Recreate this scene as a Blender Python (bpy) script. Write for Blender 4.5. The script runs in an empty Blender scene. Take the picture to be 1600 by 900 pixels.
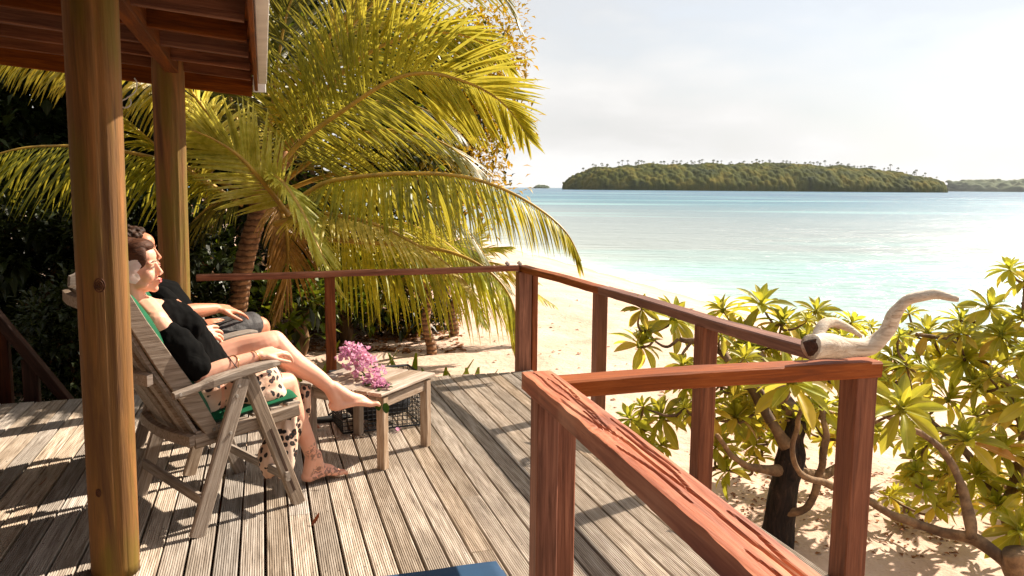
import bpy, bmesh, math, random
from mathutils import Vector as V, Matrix, noise
import numpy as np
random.seed(7)
sc = bpy.context.scene
C = sc.collection
R = math.radians
# ---------------------------------------------------------------- camera
F, H = 1250.0, 1.4                      # focal length in photo pixels, eye height above the deck
pitch, roll = math.atan(157.5 / F), R(0.46)
f0 = V((0, math.cos(pitch), -math.sin(pitch))); u0 = V((0, math.sin(pitch), math.cos(pitch))); r0 = V((1, 0, 0))
RT = r0 * math.cos(roll) + u0 * math.sin(roll); UP = -r0 * math.sin(roll) + u0 * math.cos(roll)
EYE = V((0, 0, H))
cam = bpy.data.objects.new("camera", bpy.data.cameras.new("camera")); C.objects.link(cam)
cam.data.lens = F / 1600 * 36; cam.data.sensor_width = 36; cam.data.clip_start = 0.05; cam.data.clip_end = 30000
cam.matrix_world = Matrix(((RT.x, UP.x, -f0.x, 0), (RT.y, UP.y, -f0.y, 0), (RT.z, UP.z, -f0.z, H), (0, 0, 0, 1)))
sc.camera = cam
# ---------------------------------------------------------------- sky and sun
SUN_EL, SUN_AZ = R(41), R(53)           # azimuth measured to the right of straight ahead
sd = V((math.sin(SUN_AZ) * math.cos(SUN_EL), math.cos(SUN_AZ) * math.cos(SUN_EL), math.sin(SUN_EL)))
sun = bpy.data.objects.new("sun", bpy.data.lights.new("sun", 'SUN')); C.objects.link(sun)
sun.data.energy = 5.0; sun.data.angle = R(0.6); sun.data.color = (1.0, 0.88, 0.73)
sun.rotation_euler = (-sd).to_track_quat('-Z', 'Y').to_euler()
w = bpy.data.worlds.new("World"); sc.world = w; w.use_nodes = True
nt = w.node_tree; nt.nodes.clear()
def wn(t, **k):
    n = nt.nodes.new(t)
    for a, b in k.items(): setattr(n, a, b)
    return n
out = wn('ShaderNodeOutputWorld'); bg = wn('ShaderNodeBackground'); nt.links.new(bg.outputs[0], out.inputs[0])
sky = wn('ShaderNodeTexSky', sky_type='NISHITA', sun_disc=False, sun_elevation=SUN_EL, sun_rotation=SUN_AZ)
sky.dust_density = 1.0; sky.ozone_density = 1.2
tc = wn('ShaderNodeTexCoord')
mp = wn('ShaderNodeMapping'); mp.inputs['Scale'].default_value = (1.0, 1.0, 3.2); mp.inputs['Location'].default_value = (0.35, 0.1, 0.25)
nt.links.new(tc.outputs['Generated'], mp.inputs[0])
nz = wn('ShaderNodeTexNoise'); nz.inputs['Scale'].default_value = 1.7; nz.inputs['Detail'].default_value = 7; nz.inputs['Roughness'].default_value = .55
nt.links.new(mp.outputs[0], nz.inputs['Vector'])
cr = wn('ShaderNodeValToRGB'); cr.color_ramp.elements[0].position = .36; cr.color_ramp.elements[1].position = .54
cr.color_ramp.elements[0].color = (.78, .78, .78, 1); cr.color_ramp.elements[1].color = (1, 1, 1, 1)
nt.links.new(nz.outputs[0], cr.inputs[0])
# thin cloud is brightest towards the sun
dot = wn('ShaderNodeVectorMath', operation='DOT_PRODUCT'); dot.inputs[1].default_value = sd
nrm = wn('ShaderNodeVectorMath', operation='NORMALIZE'); nt.links.new(tc.outputs['Generated'], nrm.inputs[0]); nt.links.new(nrm.outputs[0], dot.inputs[0])
mr = wn('ShaderNodeMapRange'); mr.inputs['From Min'].default_value = -.5; mr.inputs['From Max'].default_value = .30; mr.interpolation_type = 'SMOOTHSTEP'
mr.inputs['To Min'].default_value = .6; mr.inputs['To Max'].default_value = 4.75
nt.links.new(dot.outputs['Value'], mr.inputs[0])
nz2 = wn('ShaderNodeTexNoise'); nz2.inputs['Scale'].default_value = 3.4; nz2.inputs['Detail'].default_value = 8
nt.links.new(mp.outputs[0], nz2.inputs['Vector'])
mr2 = wn('ShaderNodeMapRange'); mr2.inputs['From Min'].default_value = .38; mr2.inputs['From Max'].default_value = .6
mr2.inputs['To Min'].default_value = .84; mr2.inputs['To Max'].default_value = 1.06
nt.links.new(nz2.outputs[0], mr2.inputs[0])
mm = wn('ShaderNodeMath', operation='MULTIPLY'); nt.links.new(mr.outputs[0], mm.inputs[0]); nt.links.new(mr2.outputs[0], mm.inputs[1])
sc_ = wn('ShaderNodeVectorMath', operation='SCALE'); sc_.inputs[0].default_value = (1.0, .99, .975)
nt.links.new(mm.outputs[0], sc_.inputs['Scale'])
mx = wn('ShaderNodeMix', data_type='RGBA'); nt.links.new(cr.outputs[0], mx.inputs[0])
nt.links.new(sky.outputs[0], mx.inputs[6]); nt.links.new(sc_.outputs[0], mx.inputs[7])
nt.links.new(mx.outputs[2], bg.inputs[0]); bg.inputs[1].default_value = 0.1
sc.view_settings.view_transform = 'Standard'; sc.view_settings.look = 'None'; sc.view_settings.gamma = 1
sc.view_settings.exposure = 1.0
sc.render.engine = 'CYCLES'
sc.cycles.max_bounces = 6; sc.cycles.diffuse_bounces = 2; sc.cycles.glossy_bounces = 2; sc.cycles.transmission_bounces = 3; sc.cycles.transparent_max_bounces = 6
sc.cycles.sample_clamp_indirect = 4
# ---------------------------------------------------------------- helpers
def ray(px, py): return f0 + RT * ((px - 800) / F) + UP * ((450 - py) / F)
def onz(px, py, z=0.0):
    d = ray(px, py); return EYE + d * ((z - H) / d.z)
def at(px, py, y):
    d = ray(px, py); return EYE + d * (y / d.y)
BA = R(17.2); DU = V((math.cos(BA), math.sin(BA), 0)); DV = V((-math.sin(BA), math.cos(BA), 0))
def dk(u, v, z=0.0): return DU * u + DV * v + V((0, 0, z))
def vn(p, s=1.0, o=0.0): return noise.noise(V((p[0] * s + o, p[1] * s - o, p[2] * s + 3.1 * o)))

def wm(o):
    m = o.matrix_basis.copy()
    return wm(o.parent) @ m if o.parent else m
def adopt(o, parent, world=None):
    if world is None: world = o.matrix_basis.copy()
    if parent:
        o.parent = parent; o.matrix_basis = wm(parent).inverted() @ world
    else: o.matrix_basis = world
    return o
def tag(o, label=None, cat=None, group=None, kind=None):
    if label: o['label'] = label
    if cat: o['category'] = cat
    if group: o['group'] = group
    if kind: o['kind'] = kind
    return o
def thing(name, label, cat, loc=(0, 0, 0), rz=0.0, group=None):
    o = bpy.data.objects.new(name, None); C.objects.link(o)
    o.matrix_basis = Matrix.Translation(V(loc)) @ Matrix.Rotation(rz, 4, 'Z'); o.empty_display_size = .05
    return tag(o, label, cat, group)
def linkobj(name, me, parent=None, world=None):
    o = bpy.data.objects.new(name, me); C.objects.link(o)
    return adopt(o, parent, world if world is not None else Matrix.Identity(4))
def copytree(o, parent=None):
    c = o.copy(); C.objects.link(c); c.parent = parent
    for ch in list(o.children): copytree(ch, c)
    return c

class MB:
    """collects faces in world (or local) space and links them as one mesh"""
    def __init__(s): s.v = []; s.f = []; s.m = []
    def add(s, vs, fs, mi=0):
        b = len(s.v); s.v.extend([tuple(p) for p in vs]); s.f.extend([tuple(i + b for i in f) for f in fs]); s.m.extend([mi] * len(fs))
    def box(s, c, sx, sy, sz, M=None, mi=0):
        vs = [V((x * sx / 2, y * sy / 2, z * sz / 2)) for x in (-1, 1) for y in (-1, 1) for z in (-1, 1)]
        vs = [(M @ p if M else p) + V(c) for p in vs]
        s.add(vs, [(0, 1, 3, 2), (4, 6, 7, 5), (0, 4, 5, 1), (2, 3, 7, 6), (0, 2, 6, 4), (1, 5, 7, 3)], mi)
    def tube(s, pts, rad, n=8, mi=0, caps=True, squash=None, up=None):
        pts = [V(p) for p in pts]; k = len(pts)
        if not hasattr(rad, '__len__'): rad = [rad] * k
        T = [(pts[min(i + 1, k - 1)] - pts[max(i - 1, 0)]).normalized() for i in range(k)]
        nx = up.copy() if up is not None else (V((0, 0, 1)) if abs(T[0].z) < .9 else V((1, 0, 0)))
        vs = []
        for i in range(k):
            nx = (nx - T[i] * nx.dot(T[i])); nx = nx.normalized() if nx.length > 1e-6 else T[i].orthogonal().normalized()
            ny = T[i].cross(nx); q = squash if squash else 1.0
            for j in range(n):
                a = 2 * math.pi * j / n
                vs.append(pts[i] + nx * (math.cos(a) * rad[i] * q) + ny * (math.sin(a) * rad[i]))
        fs = [(i * n + j, i * n + (j + 1) % n, (i + 1) * n + (j + 1) % n, (i + 1) * n + j) for i in range(k - 1) for j in range(n)]
        if caps: fs += [tuple(range(n - 1, -1, -1)), tuple((k - 1) * n + j for j in range(n))]
        s.add(vs, fs, mi)
    def ball(s, c, r, n=8, mi=0, M=None):
        if not hasattr(r, '__len__'): r = (r, r, r)
        vs = [V((0, 0, -1))]; m = max(3, n // 2)
        for i in range(1, m):
            t = math.pi * i / m
            for j in range(n): vs.append(V((math.sin(t) * math.cos(2 * math.pi * j / n), math.sin(t) * math.sin(2 * math.pi * j / n), -math.cos(t))))
        vs.append(V((0, 0, 1))); L = len(vs) - 1
        fs = [(0, 1 + (j + 1) % n, 1 + j) for j in range(n)]
        for i in range(m - 2):
            for j in range(n): a = 1 + i * n; fs.append((a + j, a + (j + 1) % n, a + n + (j + 1) % n, a + n + j))
        a = 1 + (m - 2) * n; fs += [(a + j, a + (j + 1) % n, L) for j in range(n)]
        vs = [V((p.x * r[0], p.y * r[1], p.z * r[2])) for p in vs]
        vs = [(M @ p if M else p) + V(c) for p in vs]
        s.add(vs, fs, mi)
    def mesh(s, name, mats, smooth=False):
        me = bpy.data.meshes.new(name); me.from_pydata(s.v, [], s.f); me.validate()
        for m in (mats if isinstance(mats, (list, tuple)) else [mats]): me.materials.append(m)
        if len(me.polygons) == len(s.m): me.polygons.foreach_set('material_index', s.m)
        if smooth: me.polygons.foreach_set('use_smooth', [True] * len(me.polygons))
        me.update(); return me
    def build(s, name, mats, parent=None, smooth=False, origin=None):
        if origin is not None:
            o = V(origin); s.v = [(p[0] - o.x, p[1] - o.y, p[2] - o.z) for p in s.v]
            return linkobj(name, s.mesh(name, mats, smooth), parent, Matrix.Translation(o))
        return linkobj(name, s.mesh(name, mats, smooth), parent)

def frame_x(p0, p1, up=V((0, 0, 1))):
    x = (V(p1) - V(p0)).normalized(); z = (up - x * up.dot(x)).normalized(); y = z.cross(x)
    M = Matrix((x, y, z)).transposed().to_4x4(); M.translation = V(p0); return M
def bar_mesh(L, w, h, ch=.004, seg=1, warp=0.0, seed=0.0, rough=0.0, shape=None):
    """a timber with its length on local x and chamfered long edges"""
    c = ch; prof = [(-w/2+c, -h/2), (w/2-c, -h/2), (w/2, -h/2+c), (w/2, h/2-c), (w/2-c, h/2), (-w/2+c, h/2), (-w/2, h/2-c), (-w/2, -h/2+c)]
    b = MB(); vs = []; n = 8
    for i in range(seg + 1):
        x = L * i / seg; oy = warp * vn((x * 1.3, seed, 0)); oz = warp * vn((x * 1.1, seed, 9)); s = shape(i / seg) if shape else 1.0
        for k, (y, z) in enumerate(prof):
            r = rough * vn((x * 9, k * 3.7, seed))
            vs.append((x, y * s + oy + r, z * s + oz + r))
    fs = [(i * n + j, (i + 1) * n + j, (i + 1) * n + (j + 1) % n, i * n + (j + 1) % n) for i in range(seg) for j in range(n)]
    fs += [tuple(range(n)), tuple(seg * n + j for j in range(n - 1, -1, -1))]
    b.add(vs, fs); return b
def bar(name, p0, p1, w, h, mat, parent, up=V((0, 0, 1)), ch=.004, seg=1, warp=0.0, rough=0.0, shape=None):
    L = (V(p1) - V(p0)).length
    return linkobj(name, bar_mesh(L, w, h, ch, seg, warp, random.random() * 50, rough, shape).mesh(name, mat, False), parent, frame_x(p0, p1, up))

# ---------------------------------------------------------------- materials
def hexc(r, g, b):      # sRGB 0-255 -> linear
    return tuple((x / 255 / 12.92 if x <= 10 else ((x / 255 + .055) / 1.055) ** 2.4) for x in (r, g, b)) + (1,)
class NT:
    def __init__(s, name):
        s.m = bpy.data.materials.new(name); s.m.use_nodes = True; s.t = s.m.node_tree
        s.p = s.t.nodes['Principled BSDF']; s.out = s.t.nodes['Material Output']
    def n(s, t, ins=None, **k):
        n = s.t.nodes.new(t)
        for a, b in k.items(): setattr(n, a, b)
        for a, b in (ins or {}).items():
            if hasattr(b, 'is_output') or isinstance(b, bpy.types.NodeSocket): s.t.links.new(b, n.inputs[a])
            else: n.inputs[a].default_value = b
        return n
    def l(s, a, b): s.t.links.new(a, b)
    def coord(s, kind='Object', scale=(1, 1, 1), loc=None, rnd=False):
        t = s.n('ShaderNodeTexCoord'); m = s.n('ShaderNodeMapping', {'Vector': t.outputs[kind], 'Scale': scale})
        if loc: m.inputs['Location'].default_value = loc
        if rnd:
            oi = s.n('ShaderNodeObjectInfo'); k = s.n('ShaderNodeMath', {0: oi.outputs['Random'], 1: 57.0}, operation='MULTIPLY')
            cx = s.n('ShaderNodeCombineXYZ', {0: k.outputs[0], 1: k.outputs[0], 2: k.outputs[0]}); s.l(cx.outputs[0], m.inputs['Location'])
        return m.outputs[0]
    def noise(s, vec, scale, detail=4, rough=.55, dist=0.0):
        return s.n('ShaderNodeTexNoise', {'Vector': vec, 'Scale': scale, 'Detail': detail, 'Roughness': rough, 'Distortion': dist}).outputs[0]
    def ramp(s, fac, *stops):
        r = s.n('ShaderNodeValToRGB'); s.l(fac, r.inputs[0]); e = r.color_ramp.elements
        while len(e) < len(stops): e.new(.5)
        for i, (p, c) in enumerate(stops):
            e[i].position = p; e[i].color = c if hasattr(c, '__len__') else (c, c, c, 1)
        return r.outputs[0]
    def mix(s, a, b, fac, mode='MIX'):
        m = s.n('ShaderNodeMix', data_type='RGBA', blend_type=mode)
        for v, i in ((fac, 0), (a, 6), (b, 7)):
            if isinstance(v, bpy.types.NodeSocket): s.l(v, m.inputs[i])
            else: m.inputs[i].default_value = v
        return m.outputs[2]
    def math(s, op, a, b=0.0, clamp=False):
        return s.n('ShaderNodeMath', {0: a, 1: b}, operation=op, use_clamp=clamp).outputs[0]
    def bump(s, h, strength=.5, dist=.01, prev=None):
        b = s.n('ShaderNodeBump', {'Height': h, 'Strength': strength, 'Distance': dist})
        if prev: s.l(prev, b.inputs['Normal'])
        return b.outputs[0]
    def done(s, col=None, rough=None, normal=None, **k):
        P = s.p.inputs
        for v, key in ((col, 'Base Color'), (rough, 'Roughness'), (normal, 'Normal')):
            if v is None: continue
            if isinstance(v, bpy.types.NodeSocket): s.l(v, P[key])
            else: P[key].default_value = v
        for a, b in k.items():
            a = a.replace('_', ' ')
            if isinstance(b, bpy.types.NodeSocket): s.l(b, P[a])
            else: P[a].default_value = b
        return s.m
def plain(name, col, rough=.6, var=.25, scale=12, bump=.15, **k):
    t = NT(name); c = t.coord('Object'); n = t.noise(c, scale)
    d = tuple(x * (1 - var) for x in col[:3]) + (1,); e = tuple(min(1, x * (1 + var)) for x in col[:3]) + (1,)
    return t.done(t.ramp(n, (.3, d), (.7, e)), rough, t.bump(n, bump, .004), **k)
def wood(name, dark, mid, light, rough=.75, grain=1.0, cracks=.5, bump=.5, rnd=True, axis='x', tint=None):
    t = NT(name); st = {'x': (1.6, 26, 26), 'z': (22, 22, 1.2)}[axis]
    c = t.coord('Object', tuple(a * grain for a in st), rnd=rnd)
    g = t.noise(c, 3.0, 6, .62, .6); big = t.noise(t.coord('Object', (1, 1, 1), rnd=rnd), 2.3, 3)
    fine = t.noise(t.coord('Object', tuple(a * grain * (2.8 if a > 5 else 1.2) for a in st), rnd=rnd), 5.0, 3, .6)
    col = t.ramp(g, (.28, dark), (.5, mid), (.72, light))
    col = t.mix(col, tuple(x * .62 for x in mid[:3]) + (1,), t.ramp(big, (.42, 0), (.75, .75)))
    crk = t.ramp(fine, (.30, 1), (.37, 0)); col = t.mix(col, tuple(x * .25 for x in dark[:3]) + (1,), t.math('MULTIPLY', crk, cracks))
    if rnd:
        oi = t.n('ShaderNodeObjectInfo'); h = t.n('ShaderNodeHueSaturation', {'Color': col})
        t.l(t.math('ADD', t.math('MULTIPLY', oi.outputs['Random'], .5), .75), h.inputs['Value'])
        t.l(t.math('ADD', t.math('MULTIPLY', t.math('FRACT', t.math('MULTIPLY', oi.outputs['Random'], 7.3)), .5), .75), h.inputs['Saturation']); col = h.outputs[0]
    nm = t.bump(fine, bump, .004, t.bump(g, bump, .006))
    return t.done(col, rough, nm, Specular_IOR_Level=.22)
M_deck = wood('deck_wood', hexc(108, 94, 80), hexc(172, 158, 143), hexc(210, 199, 186), .8, .8, .7, .5)
M_rail = wood('red_stained_wood', hexc(84, 40, 16), hexc(136, 70, 30), hexc(170, 98, 52), .6, .6, .3, .3)
M_teak = wood('grey_teak', hexc(112, 96, 82), hexc(158, 142, 127), hexc(188, 174, 160), .7, 1.2, .4, .4)
M_tablew = wood('table_wood', hexc(120, 98, 80), hexc(168, 148, 130), hexc(198, 184, 170), .6, 1.2, .35, .35)
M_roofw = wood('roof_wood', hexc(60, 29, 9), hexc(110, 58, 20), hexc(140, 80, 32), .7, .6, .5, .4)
M_drift = wood('driftwood', hexc(168, 142, 118), hexc(218, 202, 182), hexc(242, 232, 218), .75, .6, .6, .8, rnd=False)
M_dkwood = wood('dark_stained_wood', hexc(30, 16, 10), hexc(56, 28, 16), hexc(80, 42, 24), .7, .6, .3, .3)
M_white = plain('white_paint', (.78, .76, .72), .5, .1, 8)
M_steel = plain('bolt_steel', (.55, .53, .5), .35, .2, 30, Metallic=.9)
M_black = plain('black_plastic', (.012, .012, .013), .5, .2, 10)
# ================================================================= GROUND, SEA, ISLANDS
SEA = -1.5
SY = [-300, -50, 0, 8, 12, 16, 20.7, 26, 32, 45, 60, 120, 400, 6000]
SX = [60, 22, 11.5, 8.3, 7.0, 6.0, 4.9, 3.4, 1.7, -3, -9, -40, -260, -6000]
def shore_s(x, y): return (np.interp(y, SY, SX) - x) * .95          # metres inland of the waterline
def fbm(x, y, sc, seed=0):
    r = np.random.RandomState(seed); o = np.zeros_like(x, dtype=float); a = 1.0
    for k in range(4):
        for q in range(4):
            th = r.rand() * 6.283; ph = r.rand() * 6.283; fq = sc * (2 ** k) * (.7 + .6 * r.rand())
            o += a * np.sin((x * math.cos(th) + y * math.sin(th)) * fq + ph + 1.3 * np.sin((x * math.sin(th) - y * math.cos(th)) * fq * .7 + ph * 2))
        a *= .5
    return o / 5.0
def sand_z(x, y):
    x = np.asarray(x, float); y = np.asarray(y, float); s = shore_s(x, y)
    t = np.clip(s / 6.5, 0, 1); z = SEA + (1.0) * (t * (1.6 - .6 * t * t))
    z = np.where(s < 0, SEA + np.maximum(s * .11, -2.5), z)
    amp = np.clip((s - .6) / 3, 0, 1)
    z = z + amp * (.045 * fbm(x, y, 1.1, 3) + .022 * fbm(x, y, 5.0, 5) + .008 * fbm(x, y, 15, 8))
    return z
def sz(x, y): return float(sand_z(x, y))
def lines(lo, a, b, hi, d, g=1.22):
    c = list(np.arange(a, b, d)); l = []; x, st = a, d
    while x > lo: st *= g; x -= st; l.append(max(x, lo))
    r = []; x, st = b, d
    while x < hi: r.append(x); st *= g; x += st
    return np.array(l[::-1] + c + r + [hi])
def sheet(name, X, Y, zf, mat, attr=None):
    gx, gy = np.meshgrid(X, Y); gz = zf(gx, gy); n, m = gx.shape
    co = np.stack([gx, gy, gz], -1).reshape(-1, 3)
    i = np.arange(n * m).reshape(n, m); q = np.stack([i[:-1, :-1], i[:-1, 1:], i[1:, 1:], i[1:, :-1]], -1).reshape(-1, 4)
    me = bpy.data.meshes.new(name); me.vertices.add(len(co)); me.vertices.foreach_set('co', co.ravel())
    me.loops.add(q.size); me.loops.foreach_set('vertex_index', q.ravel().astype(np.int32))
    me.polygons.add(len(q)); me.polygons.foreach_set('loop_start', np.arange(0, q.size, 4, dtype=np.int32))
    me.polygons.foreach_set('use_smooth', np.ones(len(q), bool)); me.update(calc_edges=True); me.validate()
    if attr:
        a = me.attributes.new(attr[0], 'FLOAT', 'POINT'); a.data.foreach_set('value', attr[1](gx, gy).ravel().astype(np.float32))
    me.materials.append(mat); return linkobj(name, me)
# sand
t = NT('beach_sand'); c = t.coord('Object'); n1 = t.noise(c, 1.3, 6, .6); n2 = t.noise(c, 45, 4, .7); n3 = t.noise(c, 9, 4, .6)
col = t.ramp(n1, (.3, hexc(190, 158, 136)), (.7, hexc(214, 188, 168)))
col = t.mix(col, hexc(150, 106, 70), t.ramp(n2, (.62, 0), (.74, .8)))
col = t.mix(col, hexc(120, 84, 58), t.ramp(t.noise(c, 17, 3, .5), (.68, 0), (.74, .8)))
wa = t.n('ShaderNodeAttribute', attribute_name='shore').outputs['Fac']
col = t.mix(col, hexc(196, 158, 122), t.ramp(t.math('ADD', wa, t.math('MULTIPLY', n1, .25)), (.10, 1), (.3, 0)))
M_sand = t.done(col, .9, t.bump(n2, .35, .012, t.bump(n3, .6, .05)))
sand = sheet('sand', lines(-4000, -7, 9.5, 400, .075), lines(-60, 2.2, 13, 6000, .075), sand_z, M_sand, ('shore', lambda x, y: np.clip(shore_s(x, y) / 8, -1, 1)))
tag(sand, kind='structure')
# sea
t = NT('lagoon_water'); wa = t.n('ShaderNodeAttribute', attribute_name='off').outputs['Fac']
c = t.coord('Object', (.35, 1.5, 1)); c2 = t.coord('Object', (.006, .035, 1)); cs = t.coord('Object', (.05, .2, 1))
d = t.math('ADD', wa, t.math('MULTIPLY', t.math('SUBTRACT', t.noise(cs, 1.0, 4), .5), .10))
col = t.ramp(d, (0.0, hexc(206, 192, 168)), (.06, hexc(172, 178, 170)), (.2, hexc(150, 160, 157)), (.42, hexc(128, 142, 144)), (.62, hexc(54, 108, 126)), (.85, hexc(8, 76, 112)))
col = t.mix(col, hexc(150, 200, 196), t.ramp(t.noise(c2, 1.6, 3), (.5, 0), (.66, .55)))
cf = t.coord('Object', (1, 1, 1)); foam = t.math('MULTIPLY', t.ramp(d, (.0, 1), (.10, 0)), t.ramp(t.noise(cf, 1.6, 5, .65), (.42, 0), (.55, 1)))
col = t.mix(col, (.85, .83, .78, 1), foam)
h1 = t.noise(c, 1.1, 5, .6, .4); h2 = t.noise(t.coord('Object', (.10, .32, 1)), 1.0, 4, .6, .3)
nm = t.bump(h1, 1.0, .35, t.bump(h2, .55, 1.2))
M_sea = t.done(col, t.ramp(d, (0, .35), (.2, .24)), nm, IOR=1.33, Specular_IOR_Level=.5)
def off(x, y):
    o = np.maximum(-shore_s(x, y), 0); return np.clip(np.log1p(o / 2.0) / math.log(1 + 1400 / 2.0), 0, 1)
sea = sheet('sea', lines(-15000, -6, 14, 15000, .5, 1.15), lines(-200, 6, 50, 22000, .5, 1.15), lambda x, y: SEA + 0 * x, M_sea, ('off', off))
tag(sea, kind='structure')

def foliage_mat(name, c0, c1, c2, scale=.06, rough=.6, trans=.0):
    t = NT(name); c = t.coord('Object'); n = t.noise(c, scale, 5, .6)
    oi = t.n('ShaderNodeObjectInfo')
    col = t.ramp(n, (.32, c0), (.5, c1), (.68, c2))
    return t.done(col, .9, t.bump(t.noise(c, scale * 12, 3), .6, .6), Specular_IOR_Level=.05)
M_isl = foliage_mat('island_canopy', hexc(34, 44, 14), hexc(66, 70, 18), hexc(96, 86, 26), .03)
M_head = foliage_mat('headland_canopy', hexc(56, 70, 54), hexc(84, 94, 70), hexc(108, 112, 86), .02)  # paler and greyer than the island: distance haze put into the colour
M_rock = plain('dark_limestone', hexc(70, 66, 54), .9, .4, .2, .3)
ICO = None
def ico_base():
    bm = bmesh.new(); bmesh.ops.create_icosphere(bm, subdivisions=2, radius=1)
    v = np.array([p.co[:] for p in bm.verts]); f = np.array([[q.index for q in p.verts] for p in bm.faces]); bm.free(); return v, f
IV, IF = ico_base()
def canopy(name, pts, mat, parent=None, seed=1, flat=.8):
    r = np.random.RandomState(seed); vs = []; fs = []; b = 0
    for (x, y, z, s) in pts:
        k = 1 + .22 * np.sin(IV @ r.randn(3) * 2.2 + r.rand() * 6) + .10 * r.randn(len(IV))
        v = IV * k[:, None] * s * np.array([1 + .3 * r.rand(), 1, flat]) + np.array([x, y, z]); vs.append(v); fs.append(IF + b); b += len(IV)
    me = bpy.data.meshes.new(name); me.from_pydata(np.concatenate(vs).tolist(), [], np.concatenate(fs).tolist()); me.materials.append(mat)
    return linkobj(name, me, parent)
def island(name, x0, x1, yc, dep, prof, mat, label, nb, rs, seed):
    root = thing(name, None, None, ((x0 + x1) / 2, yc, SEA)); root['kind'] = 'structure'
    px = [a for a, _ in prof]; pz = [b for _, b in prof]
    def hz(u, w): return np.interp(u, px, pz) * max(0, 1 - w * w) ** .62
    b = MB(); nx, ny = 60, 14
    for i in range(nx + 1):
        u = i / nx
        for j in range(ny + 1):
            w_ = -1 + 2 * j / ny; tap = (1 - (2 * u - 1) ** 4) ** .5
            b.v.append((x0 + (x1 - x0) * u, yc + w_ * dep * max(.08, tap), SEA - .5 + max(0, hz(u, w_) * .8)))
    for i in range(nx):
        for j in range(ny):
            a = i * (ny + 1) + j; b.f.append((a, a + ny + 1, a + ny + 2, a + 1)); b.m.append(0)
    b.build('hill', M_rock, root)
    NX, NY = int(nb * 1.6), 44; cell = rs; b = MB(); r = np.random.RandomState(seed)
    for i in range(NX + 1):
        u = i / NX; tap = (1 - (2 * u - 1) ** 4) ** .5
        for j in range(NY + 1):
            w_ = -1 + 1.5 * (j / NY) ** 1.3; x = x0 + (x1 - x0) * u; y = yc + w_ * dep * max(.06, tap); zz = max(hz(u, w_), 1.5)
            f = noise.voronoi(V((x / cell, y / cell * .8, zz / cell * .7)))[0]; k = 1 - min(1, f[0]) ** 1.5
            q = .5 + .5 * vn((x / 30, y / 30, seed)); edge = 1 if j else .3
            b.v.append((x + cell * .2 * vn((x * .3, y * .3, 1)), y - cell * .22 * k * edge, SEA + (zz + cell * (.62 * k + 1.0 * q - .6) + cell * .14 * vn((x * .5, y * .5, zz * .5))) * (1 if j > 0 else 0) - (.8 if j == 0 else 0)))
    b.f = [(i * (NY + 1) + j, (i + 1) * (NY + 1) + j, (i + 1) * (NY + 1) + j + 1, i * (NY + 1) + j + 1) for i in range(NX) for j in range(NY)]; b.m = [0] * len(b.f)
    tag(b.build('canopy', mat, root, True), kind='stuff')
    return hz
PR = [(0, 9), (.03, 19), (.08, 31), (.17, 36), (.3, 38), (.45, 40), (.6, 40), (.72, 37), (.83, 32), (.92, 24), (.97, 18), (1, 10)]
IX0, IX1, IY = 80, 688, 1300
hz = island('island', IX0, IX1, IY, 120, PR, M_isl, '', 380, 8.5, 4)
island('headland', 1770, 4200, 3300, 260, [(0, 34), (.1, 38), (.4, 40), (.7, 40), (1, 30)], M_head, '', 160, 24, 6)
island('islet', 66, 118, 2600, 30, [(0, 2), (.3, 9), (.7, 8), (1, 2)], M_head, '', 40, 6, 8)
# coconut palms along the ridge of the island
M_rp = plain('far_palm_green', hexc(74, 84, 40), .7, .3, .3, 0)
M_rt = plain('far_palm_trunk', hexc(120, 104, 80), .8, .2, .3, 0)
def ridge_mesh(seed):
    r = random.Random(seed); b = MB(); hgt = 11 + 3 * r.random(); ln = r.uniform(-1.6, 1.6)
    b.tube([(0, 0, -3), (ln * .3, 0, hgt * .5), (ln, 0, hgt)], [.35, .28, .22], 5, 1)
    for k in range(10):
        a = 2 * math.pi * k / 10 + r.random() * .4; L = 2.7 + r.random() * 1.0; up = r.uniform(.3, 1.9)
        d = V((math.cos(a), math.sin(a), 0)); sd_ = V((-d.y, d.x, 0)) * .5; p = V((ln, 0, hgt)); vs = []
        for q in range(5):
            u = q / 4; c_ = p + d * L * u * (1 - .15 * u) + V((0, 0, up * 1.9 * u - (1.4 + up) * 1.9 * u * u)); w_ = .7 * math.sin(math.pi * (.12 + .85 * u))
            vs += [c_ + sd_ * w_ * .9 + V((0, 0, -w_ * .7)), c_, c_ - sd_ * w_ * .9 + V((0, 0, -w_ * .7))]
        b.add(vs, [(i * 3 + j, i * 3 + j + 1, i * 3 + j + 4, i * 3 + j + 3) for i in range(4) for j in range(2)], 0)
    return b.mesh('far_palm', [M_rp, M_rt])
RM = [ridge_mesh(k) for k in range(6)]
rr = random.Random(5)
for k in range(150):
    u = .05 + .90 * ((k + rr.random() * .9) / 150); w_ = rr.uniform(-.45, .1)
    if rr.random() < .35: u = min(.96, max(.05, u + rr.gauss(0, .01)))
    x = IX0 + (IX1 - IX0) * u; y = IY + w_ * 120
    o = linkobj('coconut_palm', RM[k % 6], None, Matrix.Translation((x, y, SEA + float(hz(u, w_)) - 1.0 - rr.random() * 3.5)) @ Matrix.Rotation(rr.random() * 6.28, 4, 'Z') @ Matrix.Scale(rr.uniform(.5, 1.1), 4))
    tag(o, 'tiny coconut palm sticking up above the canopy on the ridge of the far island', 'palm tree', 'coconut palms along the ridge of the island')

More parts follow.
